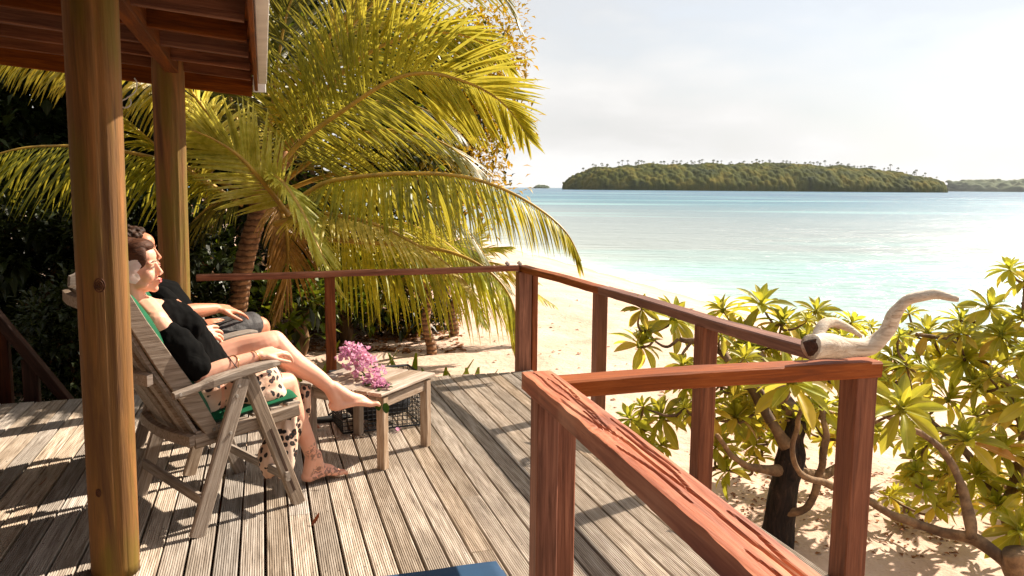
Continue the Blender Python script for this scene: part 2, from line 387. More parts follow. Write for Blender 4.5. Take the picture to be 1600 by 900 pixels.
# ================================================================= DECK
UE, VF, UL, VN = 1.95, 5.73, -4.3, -2.2
deck = thing('deck', None, None); tag(deck, kind='structure')
def board_mesh(L, seed):
    w_, h_ = .0850, .028; prof = [(-w_/2, -h_), (-w_/2, -.003), (-w_/2 + .003, 0)]; n = 9; p = (w_ - .008) / n
    for k in range(n):
        y = -w_ / 2 + .004 + k * p; prof += [(y + p * .22, -.0002), (y + p * .38, -.0028), (y + p * .62, -.0028), (y + p * .78, -.0002)]
    prof += [(w_/2 - .003, 0), (w_/2, -.003), (w_/2, -h_)]
    b = MB(); m = len(prof); seg = 5; rr_ = random.Random(seed); ph = rr_.random() * 9
    for i in range(seg + 1):
        x = L * i / seg; o = .0018 * math.sin(x * 1.1 + ph)
        b.v += [(x, y + o, z) for y, z in prof]
    b.f = [(i * m + j, i * m + (j + 1) % m, (i + 1) * m + (j + 1) % m, (i + 1) * m + j) for i in range(seg) for j in range(m)] + [tuple(range(m - 1, -1, -1)), tuple(seg * m + j for j in range(m))]
    b.m = [0] * len(b.f); return b.mesh('deck_board', M_deck)
rr = random.Random(11); nails = MB(); P = .0945; nb = int((UE - UL) / P); JO = [VN + .1 + .55 * k for k in range(15)]
for k in range(nb):
    u = UE - P / 2 - k * P
    cuts = [VN] + sorted(rr.sample([j for j in JO if 0.2 < j < 5], 1)) + [VF + rr.uniform(-.012, .008)]
    if rr.random() < .25: cuts = [cuts[0], cuts[-1]]
    for a, b_ in zip(cuts[:-1], cuts[1:]):
        a2 = a + .002; L = b_ - .002 - a2
        M = frame_x(dk(u, a2, rr.uniform(-.0015, .0012)), dk(u, a2 + L, rr.uniform(-.0015, .0012)), V((rr.gauss(0, .008), rr.gauss(0, .008), 1)))
        linkobj('deck_board', board_mesh(L, k * 3 + int(a)), deck, M)
    for j in JO:
        if j < .3 or j > VF: continue
        for s_ in (-.024, .024):
            c_ = dk(u + s_ + rr.gauss(0, .002), j + rr.gauss(0, .006), -.0003)
            nails.v += [tuple(c_ + V((.0036 * math.cos(q * 1.047), .0036 * math.sin(q * 1.047), 0))) for q in range(6)]; nails.f.append(tuple(range(len(nails.v) - 6, len(nails.v)))); nails.m.append(0)
M_nail = plain('rusty_nail', (.05, .03, .02), .6, .2, 20)
tag(nails.build('nail_head', M_nail, deck), kind='stuff')
for j in JO: bar('joist', dk(UL, j, -.10), dk(UE - .05, j, -.10), .045, .14, M_roofw, deck)
bar('rim_board', dk(UL, VF - .04, -.105), dk(UE, VF - .04, -.105), .03, .15, M_deck, deck)
bar('rim_board', dk(UE - .022, VN, -.105), dk(UE - .022, VF - .06, -.105), .03, .15, M_deck, deck)
for uu, vv in ((UE - .12, 5.6), (UE - .12, 2.9), (-1.2, 5.6), (-4, 5.6), (UE - .12, 0)):
    b = dk(uu, vv); bar('stump', (b.x, b.y, -1.0), (b.x, b.y, -.175), .12, .12, M_roofw, deck, up=DV)
# ================================================================= RAILINGS
RZ = .81; RT_ = .052
def rail_bar(name, a, b_, parent, w_=.1, h_=RT_, seg=24, warp=.010, rough=.0014, mat=None):
    return bar(name, a, b_, w_, h_, mat or M_rail, parent, ch=.006, seg=seg, warp=warp, rough=rough)
A = onz(828, 582); A.z = 0; Dp = dk(2.0, 2.25)
rl = thing('deck_railing', 'red stained timber railing along the seaward and beach edges of the deck', 'railing', A)
def post(root, p, z0=-.3, z1=RZ - RT_, w_=.09, d_=.09, name='post'):
    return bar(name, (p.x, p.y, z0), (p.x, p.y, z1), w_, d_, M_rail, root, up=DV, ch=.004)
pA = dk(1.885, 5.79); post(rl, pA, d_=.1, w_=.1)
pA2 = dk(1.885 + .085, 5.80); post(rl, pA2, w_=.045, d_=.09)
pB = onz(930, 640); pB = dk(UE + .045, pB.dot(DV)); post(rl, pB, w_=.07, d_=.085)
pC = onz(1080, 752); pC = dk(UE + .03, pC.dot(DV)); post(rl, pC, w_=.08, d_=.085)
pD = dk(1.982, 2.27); post(rl, pD, w_=.09, d_=.09)
# handrail on the sea side: sags out of true between the corner and the second post
P0 = dk(1.89, 5.86, RZ - RT_/2); P1 = pB + V((0, 0, RZ - RT_/2 - .012)); P2 = pC + V((0, 0, RZ - RT_/2)); P3 = dk(1.985, 2.33, RZ - RT_/2 + .002)
rail_bar('handrail', P0, P1 + (P1 - P0).normalized() * .06, rl, seg=14, w_=.086, h_=.046); rail_bar('handrail', P1 + (P2 - P1).normalized() * .062, P3, rl, w_=.086, h_=.048)
# far edge
pF = onz(513, 580); pF = dk(pF.dot(DU), 5.79); post(rl, pF, w_=.07, d_=.07)
Lr = dk(-.46, 5.80); rail_bar('handrail', dk(-.45, 5.79, RZ - RT_/2 - .01), dk(1.835, 5.79, RZ - RT_/2), rl, w_=.09, h_=.04)
# near railing
ne = thing('stair_side_railing', 'red stained timber railing with a split weathered top rail, nearest the camera', 'railing', dk(.8, 2.3))
pE1 = dk(.812, 2.27); pE2 = dk(.883, 2.30)
post(ne, pE1, w_=.070, d_=.07); post(ne, pE2, w_=.068, d_=.07)
post(ne, dk(.72, .35), w_=.085, d_=.08)
rail_bar('handrail', dk(.866, 2.31, RZ - RT_/2 - .008), dk(2.035, 2.265, RZ - RT_/2), ne, w_=.095, h_=.056, warp=.006)
# the split top rail: dense mesh with real cracks and a broken edge
def split_rail():
    L, w_, h_ = 2.35, .100, .058; nx, ny = 420, 34; b = MB(); rs = np.random.RandomState(3)
    cracks = [(x0, y0, ln, dp, sl) for x0, y0, ln, dp, sl in
              [(.02, -.02, .34, .007, .02), (.10, .008, .5, .007, -.02), (.25, .02, .42, .006, -.05), (.47, -.012, .55, .010, .03), (.62, .02, .5, .008, -.02),
               (.75, -.03, .35, .009, .05), (.9, .0, .7, .008, .02), (1.15, .03, .5, .01, -.03), (1.3, -.02, .8, .01, .01), (.33, -.035, .3, .006, .04), (.55, .036, .4, .006, -.02), (.05, .035, .3, .005, -.05)]]
    def top(x, y):
        z = .0009 * vn((x * 2.2, y * 16, 1)) + .0007 * vn((x * 7, y * 90, 2)) + .0004 * vn((x * 30, y * 260, 5)) - .002 * (abs(y) / (w_ / 2)) ** 10
        for x0, y0, ln, dp, sl in cracks:
            if x0 < x < x0 + ln:
                t = (x - x0) / ln; yc = y0 + sl * (x - x0) + .010 * vn((x * 6, y0 * 90, 7)); wd = .0019 * math.sin(math.pi * t) ** .6 + .0008
                z -= dp * .8 * math.exp(-((y - yc) / wd) ** 2)
                z += .0010 * math.exp(-((y - yc - wd * 2.2) / .004) ** 2)
        for xc, yc, s_ in ((.235, .02, 1), (.62, -.022, 1), (.70, .0, .8)):      # torn knots
            dx, dy = (x - xc) / .035, (y - yc) / .028; e = math.exp(-(dx * dx + dy * dy)); z += s_ * e * (.004 * vn((x * 75, y * 60, 3)) - .001)
        return z
    for i in range(nx + 1):
        x = L * (i / nx) ** 1.15; bend = .012 * math.sin(x * 1.4 + .5)
        rag = .004 * vn((x * 12, 0, 4)) + .009 * max(0, vn((x * 25, 2, 8)) - .25) * (1 if .5 < x < .8 else .2)
        for j in range(ny + 1):
            y = (-1 + 2 * j / ny) * w_ / 2; b.v.append((x, y + bend + (rag if j == 0 else 0), h_ / 2 + top(x, y)))
        for (y, z) in ((w_/2, h_/2 - .014), (w_/2, -h_/2 + .004), (w_/2 - .004, -h_/2), (-w_/2 + .004, -h_/2), (-w_/2, -h_/2 + .004), (-w_/2, h_/2 - .014)):
            b.v.append((x, y + bend + .0012 * vn((x * 9, y * 90, z * 80)), z))
    m = ny + 7
    for i in range(nx):
        for j in range(m): b.f.append((i * m + j, i * m + (j + 1) % m, (i + 1) * m + (j + 1) % m, (i + 1) * m + j)); b.m.append(0)
    b.f += [tuple(range(m)), tuple(nx * m + j for j in range(m - 1, -1, -1))]; b.m += [0, 0]
    return b
t = NT('split_red_wood'); c = t.coord('Object', (1.1, 16, 16)); g = t.noise(c, 2.2, 5, .55, .6); c1 = t.coord('Object', (1, 1, 1)); big = t.noise(c1, 3.5, 4)
fine = t.noise(t.coord('Object', (2.2, 120, 120)), 4.0, 4, .6, .2)
col = t.ramp(g, (.3, hexc(112, 54, 28)), (.48, hexc(160, 86, 52)), (.66, hexc(192, 120, 82)))
col = t.mix(col, hexc(204, 146, 112), t.ramp(big, (.55, 0), (.72, .6)))
col = t.mix(col, hexc(70, 28, 18), t.ramp(fine, (.28, .7), (.35, 0)))
geo = t.n('ShaderNodeNewGeometry'); nrm_ = t.n('ShaderNodeSeparateXYZ', {0: t.n('ShaderNodeTexCoord').outputs['Normal']})
M_split = t.done(col, .62, t.bump(fine, .35, .0015, t.bump(g, .3, .003)))
sr = split_rail(); e0 = dk(.813, 2.37, RZ - RT_ / 2 + .004); e1 = dk(.690, .02, RZ - RT_ / 2 + .004)
linkobj('handrail', sr.mesh('handrail', M_split), ne, frame_x(e0, e1))
bolt = MB(); q = dk(.885, 2.258, RZ - .045)
bolt.tube([q, q - DV * .008], [.008, .006], 10); bolt.build('bolt', M_steel, ne)
# stair railing far left
st = thing('stair_railing', 'dark timber stair rail going down off the far left of the deck', 'railing', dk(-2.0, 5.8))
def atv(px, py, v):      # the point of the vertical plane v = const seen at a pixel
    d = ray(px, py); t_ = (v - EYE.dot(DV)) / d.dot(DV); return EYE + d * t_
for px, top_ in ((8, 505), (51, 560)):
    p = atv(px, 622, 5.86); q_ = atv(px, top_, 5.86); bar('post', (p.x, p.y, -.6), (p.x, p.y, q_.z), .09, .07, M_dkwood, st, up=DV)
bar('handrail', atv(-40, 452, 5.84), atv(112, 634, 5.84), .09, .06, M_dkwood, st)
# two shells on the corner of the handrail
M_shell = plain('shell_white', (.7, .6, .52), .4, .2, 60)
for px, lab in ((792, 'small round white shell on the far handrail, the left of two'), (811, 'small round white shell on the far handrail beside the corner post')):
    p = atv(px, 411, 5.79); b = MB()
    for k in range(10):
        a = k * .9; r_ = .016 * (1 - k * .08); b.ball((math.cos(a) * .008 * (1 - k * .08), math.sin(a) * .008, k * .0022), r_, 7)
    o = b.build('shell', M_shell, None, True); o.matrix_basis = Matrix.Translation((p.x, p.y, RZ + .010)); tag(o, lab, 'shell', 'shells on the handrail')
# driftwood
def spl(pts, n=6):
    pts = [V(p) for p in pts]; o = []
    for i in range(len(pts) - 1):
        p0, p1, p2, p3 = pts[max(i-1, 0)], pts[i], pts[i+1], pts[min(i+2, len(pts)-1)]
        for k in range(n):
            t_ = k / n; o.append(.5 * ((2*p1) + (p2-p0)*t_ + (2*p0-5*p1+4*p2-p3)*t_*t_ + (3*p1-p0-3*p2+p3)*t_**3))
    return o + [pts[-1]]
def lerpr(r, n):
    k = (n - 1) / (len(r) - 1); return [r[min(int(i / k), len(r) - 2)] * (1 - (i / k - min(int(i / k), len(r) - 2))) + r[min(int(i / k), len(r) - 2) + 1] * (i / k - min(int(i / k), len(r) - 2)) for i in range(n)]
def knob(b, amp, sc=20):
    b.v = [tuple(V(p) + V((vn(p, sc, 1), vn(p, sc, 5), vn(p, sc, 9))) * amp) for p in b.v]
dw = thing('driftwood', 'bleached curving driftwood branch lying on the corner of the railing', 'driftwood', dk(2.0, 2.3, RZ))
pts = spl([at(1268, 541, 2.66), at(1298, 541, 2.70), at(1332, 543, 2.73), at(1362, 540, 2.74), at(1385, 518, 2.74), at(1400, 490, 2.73), at(1420, 469, 2.72), at(1455, 461, 2.70), at(1500, 467, 2.66)], 8)
b = MB(); b.tube(pts, lerpr([.044, .041, .033, .031, .030, .026, .022, .019, .018, .009], len(pts)), 14); knob(b, .010, 13)
b.build('stem', M_drift, dw, True)
pts = spl([at(1272, 535, 2.76), at(1285, 510, 2.80), at(1303, 502, 2.83), at(1325, 512, 2.83), at(1347, 526, 2.8)], 6)
b = MB(); b.tube(pts, lerpr([.018, .021, .018, .013, .008], len(pts)), 10); knob(b, .008, 15); b.build('side_branch', M_drift, dw, True)
b = MB(); p = at(1266, 542, 2.655); dd = (at(1298, 541, 2.70) - at(1268, 541, 2.66)).normalized()
b.tube([p + dd * .012, p - dd * .004], [.033, .024], 14); knob(b, .012, 34); b.build('hollow_end', plain('rotten_wood', hexc(70, 42, 28), .9, .5, 60, .8), dw)
# ================================================================= ROOF AND POSTS
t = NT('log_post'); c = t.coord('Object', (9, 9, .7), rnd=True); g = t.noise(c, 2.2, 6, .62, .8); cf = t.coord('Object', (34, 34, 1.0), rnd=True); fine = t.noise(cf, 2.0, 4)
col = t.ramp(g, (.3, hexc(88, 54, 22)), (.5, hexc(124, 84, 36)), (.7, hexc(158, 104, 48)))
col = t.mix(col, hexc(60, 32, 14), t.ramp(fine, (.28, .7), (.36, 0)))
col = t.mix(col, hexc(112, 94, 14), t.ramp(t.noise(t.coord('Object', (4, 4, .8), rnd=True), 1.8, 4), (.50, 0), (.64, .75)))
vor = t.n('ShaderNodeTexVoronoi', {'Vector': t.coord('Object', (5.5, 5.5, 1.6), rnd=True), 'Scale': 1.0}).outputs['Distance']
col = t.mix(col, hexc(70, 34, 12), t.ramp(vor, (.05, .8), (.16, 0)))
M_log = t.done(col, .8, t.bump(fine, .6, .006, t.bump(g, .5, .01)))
def log_post(p, r_, z1, label, crackang, name='roof_post', lean=.028):
    b = MB(); n, m = 48, 60
    for i in range(m + 1):
        z = z1 * i / m
        for j in range(n):
            a = 2 * math.pi * j / n; rr_ = r_ * (1 + .015 * vn((math.cos(a), math.sin(a), z * 1.4), 1.0, 3) + .012 * vn((math.cos(a) * 3, math.sin(a) * 3, z * .5)))
            for ca, zl, zh, dp in crackang:
                da = (a - ca - .10 * vn((0, 0, z * 2.0), 1, 6) + math.pi) % (2 * math.pi) - math.pi
                if zl < z < zh: rr_ -= dp * math.exp(-(da / .06) ** 2) * math.sin(math.pi * (z - zl) / (zh - zl)) ** .4
            b.v.append((rr_ * math.cos(a), rr_ * math.sin(a), z))
    for i in range(m):
        for j in range(n): b.f.append((i * n + j, i * n + (j + 1) % n, (i + 1) * n + (j + 1) % n, (i + 1) * n + j)); b.m.append(0)
    b.f += [tuple(range(n - 1, -1, -1)), tuple(m * n + j for j in range(n))]; b.m += [0, 0]
    b.v = [(x * (.91 + .08 * z / z1) + lean * z / z1, y * (.91 + .08 * z / z1), z) for x, y, z in b.v]
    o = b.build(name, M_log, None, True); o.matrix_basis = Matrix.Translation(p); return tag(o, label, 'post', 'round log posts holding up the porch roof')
p1 = onz(181, 893); p2 = dk(-.555, 5.36)
BZ = 2.06
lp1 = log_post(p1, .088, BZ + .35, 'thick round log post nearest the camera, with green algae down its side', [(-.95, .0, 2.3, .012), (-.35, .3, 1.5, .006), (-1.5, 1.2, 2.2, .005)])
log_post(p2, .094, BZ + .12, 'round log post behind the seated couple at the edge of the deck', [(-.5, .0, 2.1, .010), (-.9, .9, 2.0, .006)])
M_knot = plain('knot_wood', hexc(84, 44, 16), .8, .5, 60, .6)
for zk, ak, s_ in ((1.06, -1.22, 1.0), (.33, -1.75, .6)):
    b = MB(); c_ = p1 + V((math.cos(ak) * .080 + .012, math.sin(ak) * .080, zk)); n_ = V((math.cos(ak), math.sin(ak), 0)); sx_ = n_.cross(V((0, 0, 1)))
    for r_, pr_ in ((.016, .0035), (.0105, .0055), (.005, .007)):
        b.tube([c_ + n_ * (pr_ - .012 * (1 - math.cos(0))) + (sx_ * math.cos(a * .349) * r_ + V((0, 0, 1.45 * r_ * math.sin(a * .349)))) * s_ for a in range(19)], .0022 * s_, 6, caps=False)
    b.build('knot', M_knot, lp1, True)

pr = thing('porch_roof', 'low timber porch roof of rafters and boards over the left of the deck', 'roof', dk(-.6, 5.4, BZ))
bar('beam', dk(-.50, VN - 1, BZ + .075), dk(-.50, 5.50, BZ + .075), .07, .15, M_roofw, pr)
SL = math.tan(R(5.2)); EU = -.03
def rz(u): return BZ + .085 - (u - EU) * SL - .045
for k, v in enumerate([5.82 - .47 * j for j in range(16)]):
    hh = .13 if k == 0 else .09; zz = 0 if k == 0 else .03
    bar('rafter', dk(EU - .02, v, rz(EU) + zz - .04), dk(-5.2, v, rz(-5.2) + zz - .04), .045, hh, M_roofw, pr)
n_ = 26
for k in range(n_):
    u0_ = EU - k * .2; u1_ = u0_ - .196
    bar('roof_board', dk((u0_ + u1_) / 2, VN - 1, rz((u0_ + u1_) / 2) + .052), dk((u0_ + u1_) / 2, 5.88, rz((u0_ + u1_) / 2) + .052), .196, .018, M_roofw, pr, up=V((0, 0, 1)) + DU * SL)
M_tin = plain('corrugated_tin', (.5, .48, .45), .4, .2, 5, Metallic=.5)
b = MB()
for k in range(70):
    u = EU + .05 - k * .076; z = rz(u) + .075 + (.012 if k % 2 else 0)
    b.v += [tuple(dk(u, VN - 1, z)), tuple(dk(u, 5.92, z))]
b.f = [(2*i, 2*i+1, 2*i+3, 2*i+2) for i in range(69)]; b.m = [0] * 69
b.build('roof_sheet', M_tin, pr)
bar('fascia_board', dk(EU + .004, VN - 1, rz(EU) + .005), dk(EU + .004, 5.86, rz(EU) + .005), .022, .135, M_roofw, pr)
bar('gutter', dk(EU + .045, VN - 1, rz(EU) + .02), dk(EU + .045, 5.83, rz(EU) + .02), .055, .075, M_white, pr)
bar('gutter_end', dk(EU + .025, 5.90, rz(EU) - .065), dk(EU + .025, 5.90, rz(EU) + .075), .085, .02, M_white, pr, up=DV)
# white wire hook on the far post
hk = MB(); f = lambda px, py: at(px, py, 4.80)
hk.tube(spl([f(186, 160), f(200, 152), f(211, 143), f(214, 130), f(210, 122)], 6), .0045, 6)
hk.tube(spl([f(186, 166), f(197, 168), f(204, 163), f(204, 155)], 6), .0045, 6)
hk.tube([f(188, 40), f(186, 160), f(186, 166)], .003, 6)
tag(hk.build('hanging_hook', M_white, None, True), 'white curled wire hook hanging behind the big log post', 'hook')

# unseen timber walls added behind and left of the camera to cut ambient light
cw = thing('shade_walls', 'unseen dark timber walls added behind and left of the camera to block ambient light', 'shade_walls', dk(-4.4, -2.4))
for k in range(17):
    z = .08 + k * .165
    bar('shade_wall_board', dk(-4.42, VN - .9, z), dk(-4.42, 3.2, z), .03, .162, M_roofw, cw); bar('shade_wall_board', dk(-4.4, VN - .12, z), dk(2.6, VN - .12, z), .03, .162, M_roofw, cw)
# ================================================================= CHAIRS
CO = V((-1.245, 3.059, 0)); CR = math.atan2(.7106, .7036)
def chair_xf(a0=0, b0=0, dr=0):
    return Matrix.Translation(CO) @ Matrix.Rotation(CR, 4, 'Z') @ Matrix.Translation((a0, b0, 0)) @ Matrix.Rotation(dr, 4, 'Z')
CW = .60
def lbar(name, root, X, p0, p1, w_, h_, mat=None, up=(0, 0, 1), **k):
    a, b_ = X @ V(p0), X @ V(p1); u_ = (X.to_3x3() @ V(up))
    return bar(name, a, b_, w_, h_, mat or M_teak, root, up=u_, **k)
def plank_poly(name, root, X, pts, b0, th, mat=None):
    """flat board cut to an outline in the chair's side plane (a, z), thickness across"""
    b = MB(); n = len(pts)
    L = max(range(n), key=lambda i: 0)
    for s in (0, 1):
        for a, z in pts: b.v.append((a, b0 + s * th, z))
    b.f = [tuple(range(n - 1, -1, -1)), tuple(range(n, 2 * n))] + [(i, (i + 1) % n, (i + 1) % n + n, i + n) for i in range(n)]; b.m = [0] * len(b.f)
    me = b.mesh(name, mat or M_teak); bm = bmesh.new(); bm.from_mesh(me); bmesh.ops.recalc_face_normals(bm, faces=bm.faces)
    bmesh.ops.bevel(bm, geom=[e for e in bm.edges if abs((e.verts[0].co - e.verts[1].co).y) < 1e-6], offset=.003, segments=1, affect='EDGES'); bm.to_mesh(me); bm.free()
    return linkobj(name, me, root, X)
def make_chair(X, label):
    o = X @ V((.22, CW / 2, 0)); root = thing('folding_chair', label, 'chair', o, 0, 'weathered teak reclining chairs')
    bolts = MB()
    def bolt(a, b_, z, s):
        p = X @ V((a, b_, z)); d = X.to_3x3() @ V((0, s, 0)); bolts.tube([p, p + d * .005], [.0075, .006], 8)
    for side, b0 in ((-1, 0.0), (1, CW)):
        s = -side    # inward
        lbar('leg', root, X, (-.012, b0 + s * .0, .0), (.205, b0 + s * .0, .615), .024, .062, up=(1, 0, -.3), ch=.005)
        lbar('leg', root, X, (.462, b0 + s * .028, .0), (.236, b0 + s * .028, .628), .026, .060, up=(1, 0, .3), ch=.005)
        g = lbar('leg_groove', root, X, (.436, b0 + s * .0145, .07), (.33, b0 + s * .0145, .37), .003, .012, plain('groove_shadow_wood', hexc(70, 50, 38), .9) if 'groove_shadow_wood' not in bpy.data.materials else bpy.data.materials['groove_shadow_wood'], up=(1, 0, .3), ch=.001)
        lbar('seat_rail', root, X, (.02, b0 + s * .058, .372), (.487, b0 + s * .058, .418), .026, .058, ch=.008)
        # armrest: thick curved front piece over a thin rear strut
        aw = .062; b = MB(); ap = [(-.075, .588), (.03, .607), (.075, .617), (.16, .633), (.25, .647), (.33, .655), (.375, .655)]
        th = [.026, .028, .036, .037, .036, .032, .020]; hw = [.018, .02, .031, .033, .034, .032, .02]; n = len(ap)
        ap2 = spl([(a, 0, z) for a, z in ap], 4); m = len(ap2); T = lerpr(th, m); Wd = lerpr(hw, m)
        for i, p in enumerate(ap2):
            h_, w_ = T[i] / 2, Wd[i]; c_ = .006
            for (yy, zz) in ((-w_ + c_, -h_), (w_ - c_, -h_), (w_, -h_ + c_), (w_, h_ - c_), (w_ - c_, h_), (-w_ + c_, h_), (-w_, h_ - c_), (-w_, -h_ + c_)):
                b.v.append((p.x, b0 + s * .012 + yy, p.z + zz))
        b.f = [(i * 8 + j, i * 8 + (j + 1) % 8, (i + 1) * 8 + (j + 1) % 8, (i + 1) * 8 + j) for i in range(m - 1) for j in range(8)] + [tuple(range(7, -1, -1)), tuple((m - 1) * 8 + j for j in range(8))]; b.m = [0] * len(b.f)
        linkobj('armrest', b.mesh('armrest', M_teak), root, X)
        plank_poly('back_stile', root, X, [(.128, .395), (.118, .360), (.075, .372), (.055, .41), (-.03, .545), (-.12, .70), (-.215, .88), (-.268, .985), (-.262, 1.025), (-.235, 1.035), (-.205, 1.0), (-.145, .885), (-.055, .735), (.035, .585)], b0 + s * .045 if side < 0 else b0 - .045 - .024, .024)
        bolt(.184, b0 + side * .012, .588, side); bolt(.172, b0 + side * .012, .548, side); bolt(-.055, b0 + s * .012 + side * .02, .594, side); bolt(.095, b0 + s * .044, .412, side); bolt(.14, b0 + side * .012, .40, side)
    bolts.build('bolt', M_steel, root)
    lbar('stretcher', root, X, (.018, .0, .145), (.018, CW, .145), .022, .045)
    lbar('stretcher', root, X, (.398, .0, .145), (.398, CW, .145), .022, .040)
    for k in range(6):
        a = .06 + k * .082; z = .406 + k * .0078; lbar('seat_slat', root, X, (a, .06, z), (a, CW - .06, z), .062, .014, up=(0, 0, 1))
    # back slats, bowed away from the sitter at the bottom
    for k in range(6):
        bb = .098 + k * .0805; bow = .028 * math.sin(math.pi * (k + .5) / 6)
        pth = [(.075 - bow, .345), (.03 - bow, .425), (-.035 - bow, .545), (-.125 - bow, .70), (-.215 - bow * .6, .88), (-.262 - bow * .4, .985)]
        P_ = spl([(a, 0, z) for a, z in pth], 3); b = MB()
        for i, p in enumerate(P_):
            for (yy, zz) in ((-.034, -.007), (.034, -.007), (.034, .007), (-.034, .007)): b.v.append((p.x + zz * .85, bb + yy, p.z + zz * .5))
        m = len(P_); b.f = [(i * 4 + j, i * 4 + (j + 1) % 4, (i + 1) * 4 + (j + 1) % 4, (i + 1) * 4 + j) for i in range(m - 1) for j in range(4)] + [(3, 2, 1, 0), tuple((m - 1) * 4 + j for j in range(4))]; b.m = [0] * len(b.f)
        linkobj('back_slat', b.mesh('back_slat', M_teak), root, X)
    for (a, z) in ((.022, .385), (-.13, .66), (-.262, .955)):
        b = MB(); P_ = [(a - .014 - .034 * math.sin(math.pi * i / 10), .048 + (CW - .096) * i / 10, z - .006) for i in range(11)]
        for i, p in enumerate(P_):
            for (xx, zz) in ((-.012, -.022), (.010, -.016), (.010, .026), (-.012, .020)): b.v.append((p[0] + xx, p[1], p[2] + zz))
        b.f = [(i * 4 + j, i * 4 + (j + 1) % 4, (i + 1) * 4 + (j + 1) % 4, (i + 1) * 4 + j) for i in range(10) for j in range(4)] + [(3, 2, 1, 0), (40, 41, 42, 43)]; b.m = [0] * len(b.f)
        linkobj('back_crossbar', b.mesh('back_crossbar', M_teak), root, X)
    return root
t = NT('green_velvet'); n = t.noise(t.coord('Object'), 9, 4); M_green = t.done(t.ramp(n, (.3, hexc(0, 70, 42)), (.7, hexc(2, 104, 66))), .85, t.bump(t.noise(t.coord('Object'), 60, 3), .2, .003), Sheen_Weight=.1, Specular_IOR_Level=.15)
def pad(b, X, pts, b0, b1, th):
    """puffy pad along (a, z) points, from b0 to b1"""
    P_ = spl([(a, 0, z) for a, z in pts], 5); n = len(P_); m = 14
    for side in (1, -1):
        for i in range(n):
            T = (P_[min(i+1, n-1)] - P_[max(i-1, 0)]).normalized(); N = V((-T.z, 0, T.x))
            for j in range(m + 1):
                s = j / m; e = (1 - abs(2 * s - 1) ** 6) ** .5 * (1 - abs(2 * i / (n - 1) - 1) ** 8) ** .5
                q = P_[i] + N * (th / 2 * e * side * (1 + .12 * vn((i * .6, j * .7, side), .8)))
                b.v.append((q.x, b0 + (b1 - b0) * s, q.z))
    base = len(b.v) - 2 * n * (m + 1)
    for side in (0, 1):
        for i in range(n - 1):
            for j in range(m):
                a = base + side * n * (m + 1) + i * (m + 1) + j; f = (a, a + 1, a + m + 2, a + m + 1); b.f.append(f if side else f[::-1]); b.m.append(0)
XW = chair_xf(); XM = chair_xf(.27, .70, .03)
make_chair(XW, 'weathered teak reclining chair nearest the camera, carrying the woman')
make_chair(XM, 'weathered teak reclining chair on the far side, carrying the person in dark shorts')
for X, lab in ((XW, 'green velvet seat cushion under the woman in the near teak chair'), (XM, 'green velvet seat cushion on the far teak chair, mostly hidden')):
    b = MB(); pad(b, X, [(.50, .468), (.44, .468), (.3, .455), (.15, .440), (.10, .44)], .075, CW - .075, .062); s_ = linkobj('seat_cushion', b.mesh('seat_cushion', M_green, True), None, X)
    tag(s_, lab, 'cushion')
    b = MB(); pad(b, X, [(.10, .46), (.03, .60), (-.06, .745), (-.14, .885), (-.20, .985)], .065, CW - .065, .06); o = linkobj('back_pad', b.mesh('back_pad', M_green, True), s_, X)
# ================================================================= SIDE TABLE
t1, t2, t3 = V((-.628, 3.827, 0)), V((-.434, 4.235, 0)), V((-.878, 4.448, 0)); ax = (t2 - t1).normalized(); ay = V((-ax.y, ax.x, 0)); TW, TD = .445, .485; TH = .388
tb = thing('side_table', 'low slatted wooden side table with pink flowers lying on it', 'table', t1 + ax * .21 + ay * .24)
def tp(x, y, z): return t1 + ax * x + ay * y + V((0, 0, z))
for x, y in ((.02, .02), (TW - .02, .02), (.02, TD - .02), (TW - .02, TD - .02)): bar('leg', tp(x, y, 0), tp(x, y, TH - .02), .045, .045, M_tablew, tb, up=ay)
for y in (.02, TD - .02): bar('apron', tp(.045, y, TH - .05), tp(TW - .045, y, TH - .05), .02, .055, M_tablew, tb)
for x in (.02, TW - .02): bar('apron', tp(x, .045, TH - .05), tp(x, TD - .045, TH - .05), .02, .055, M_tablew, tb)
for k in range(6):
    y = -.015 + (TD + .03) * (k + .5) / 6; bar('slat', tp(-.03, y, TH), tp(TW + .03, y, TH), .080, .018, M_tablew, tb)
# ================================================================= FLOWERS
def petal_mesh(b, c, d, up, L, w_, curl, mi=0, n=5):
    d = d.normalized(); s = d.cross(up).normalized(); u_ = s.cross(d).normalized(); vs = []
    for i in range(n + 1):
        u = i / n; ww = w_ * math.sin(math.pi * (.10 + .85 * u)) ** .7; p = c + d * L * u + u_ * curl * L * u * u
        vs += [p - s * ww + u_ * ww * .25, p, p + s * ww + u_ * ww * .25]
    b.add(vs, [(i * 3 + j, i * 3 + j + 1, i * 3 + j + 4, i * 3 + j + 3) for i in range(n) for j in range(2)], mi)
def leafy(name, c0, c1, rough=.5, trans=.35, scale=8, bump=.2, tcol=None):
    t = NT(name); oi = t.n('ShaderNodeObjectInfo'); c = t.coord('Object'); n = t.noise(c, scale, 3)
    col = t.ramp(n, (.3, c0), (.7, c1)); P_ = t.p
    m = t.done(col, rough, t.bump(t.noise(c, scale * 9, 2), bump, .003), Specular_IOR_Level=.4)
    tr = t.n('ShaderNodeBsdfTranslucent', {'Color': t.mix(col, tcol or (1, .9, .3, 1), .45, 'MULTIPLY') if tcol is None else t.mix(col, tcol, .6)})
    ms = t.n('ShaderNodeMixShader', {0: trans}); t.l(P_.outputs[0], ms.inputs[1]); t.l(tr.outputs[0], ms.inputs[2]); t.l(ms.outputs[0], t.out.inputs[0])
    return m
M_pink = leafy('pink_bract', hexc(206, 124, 170), hexc(238, 186, 214), .6, .35, 30, tcol=(1, .6, .8, 1))
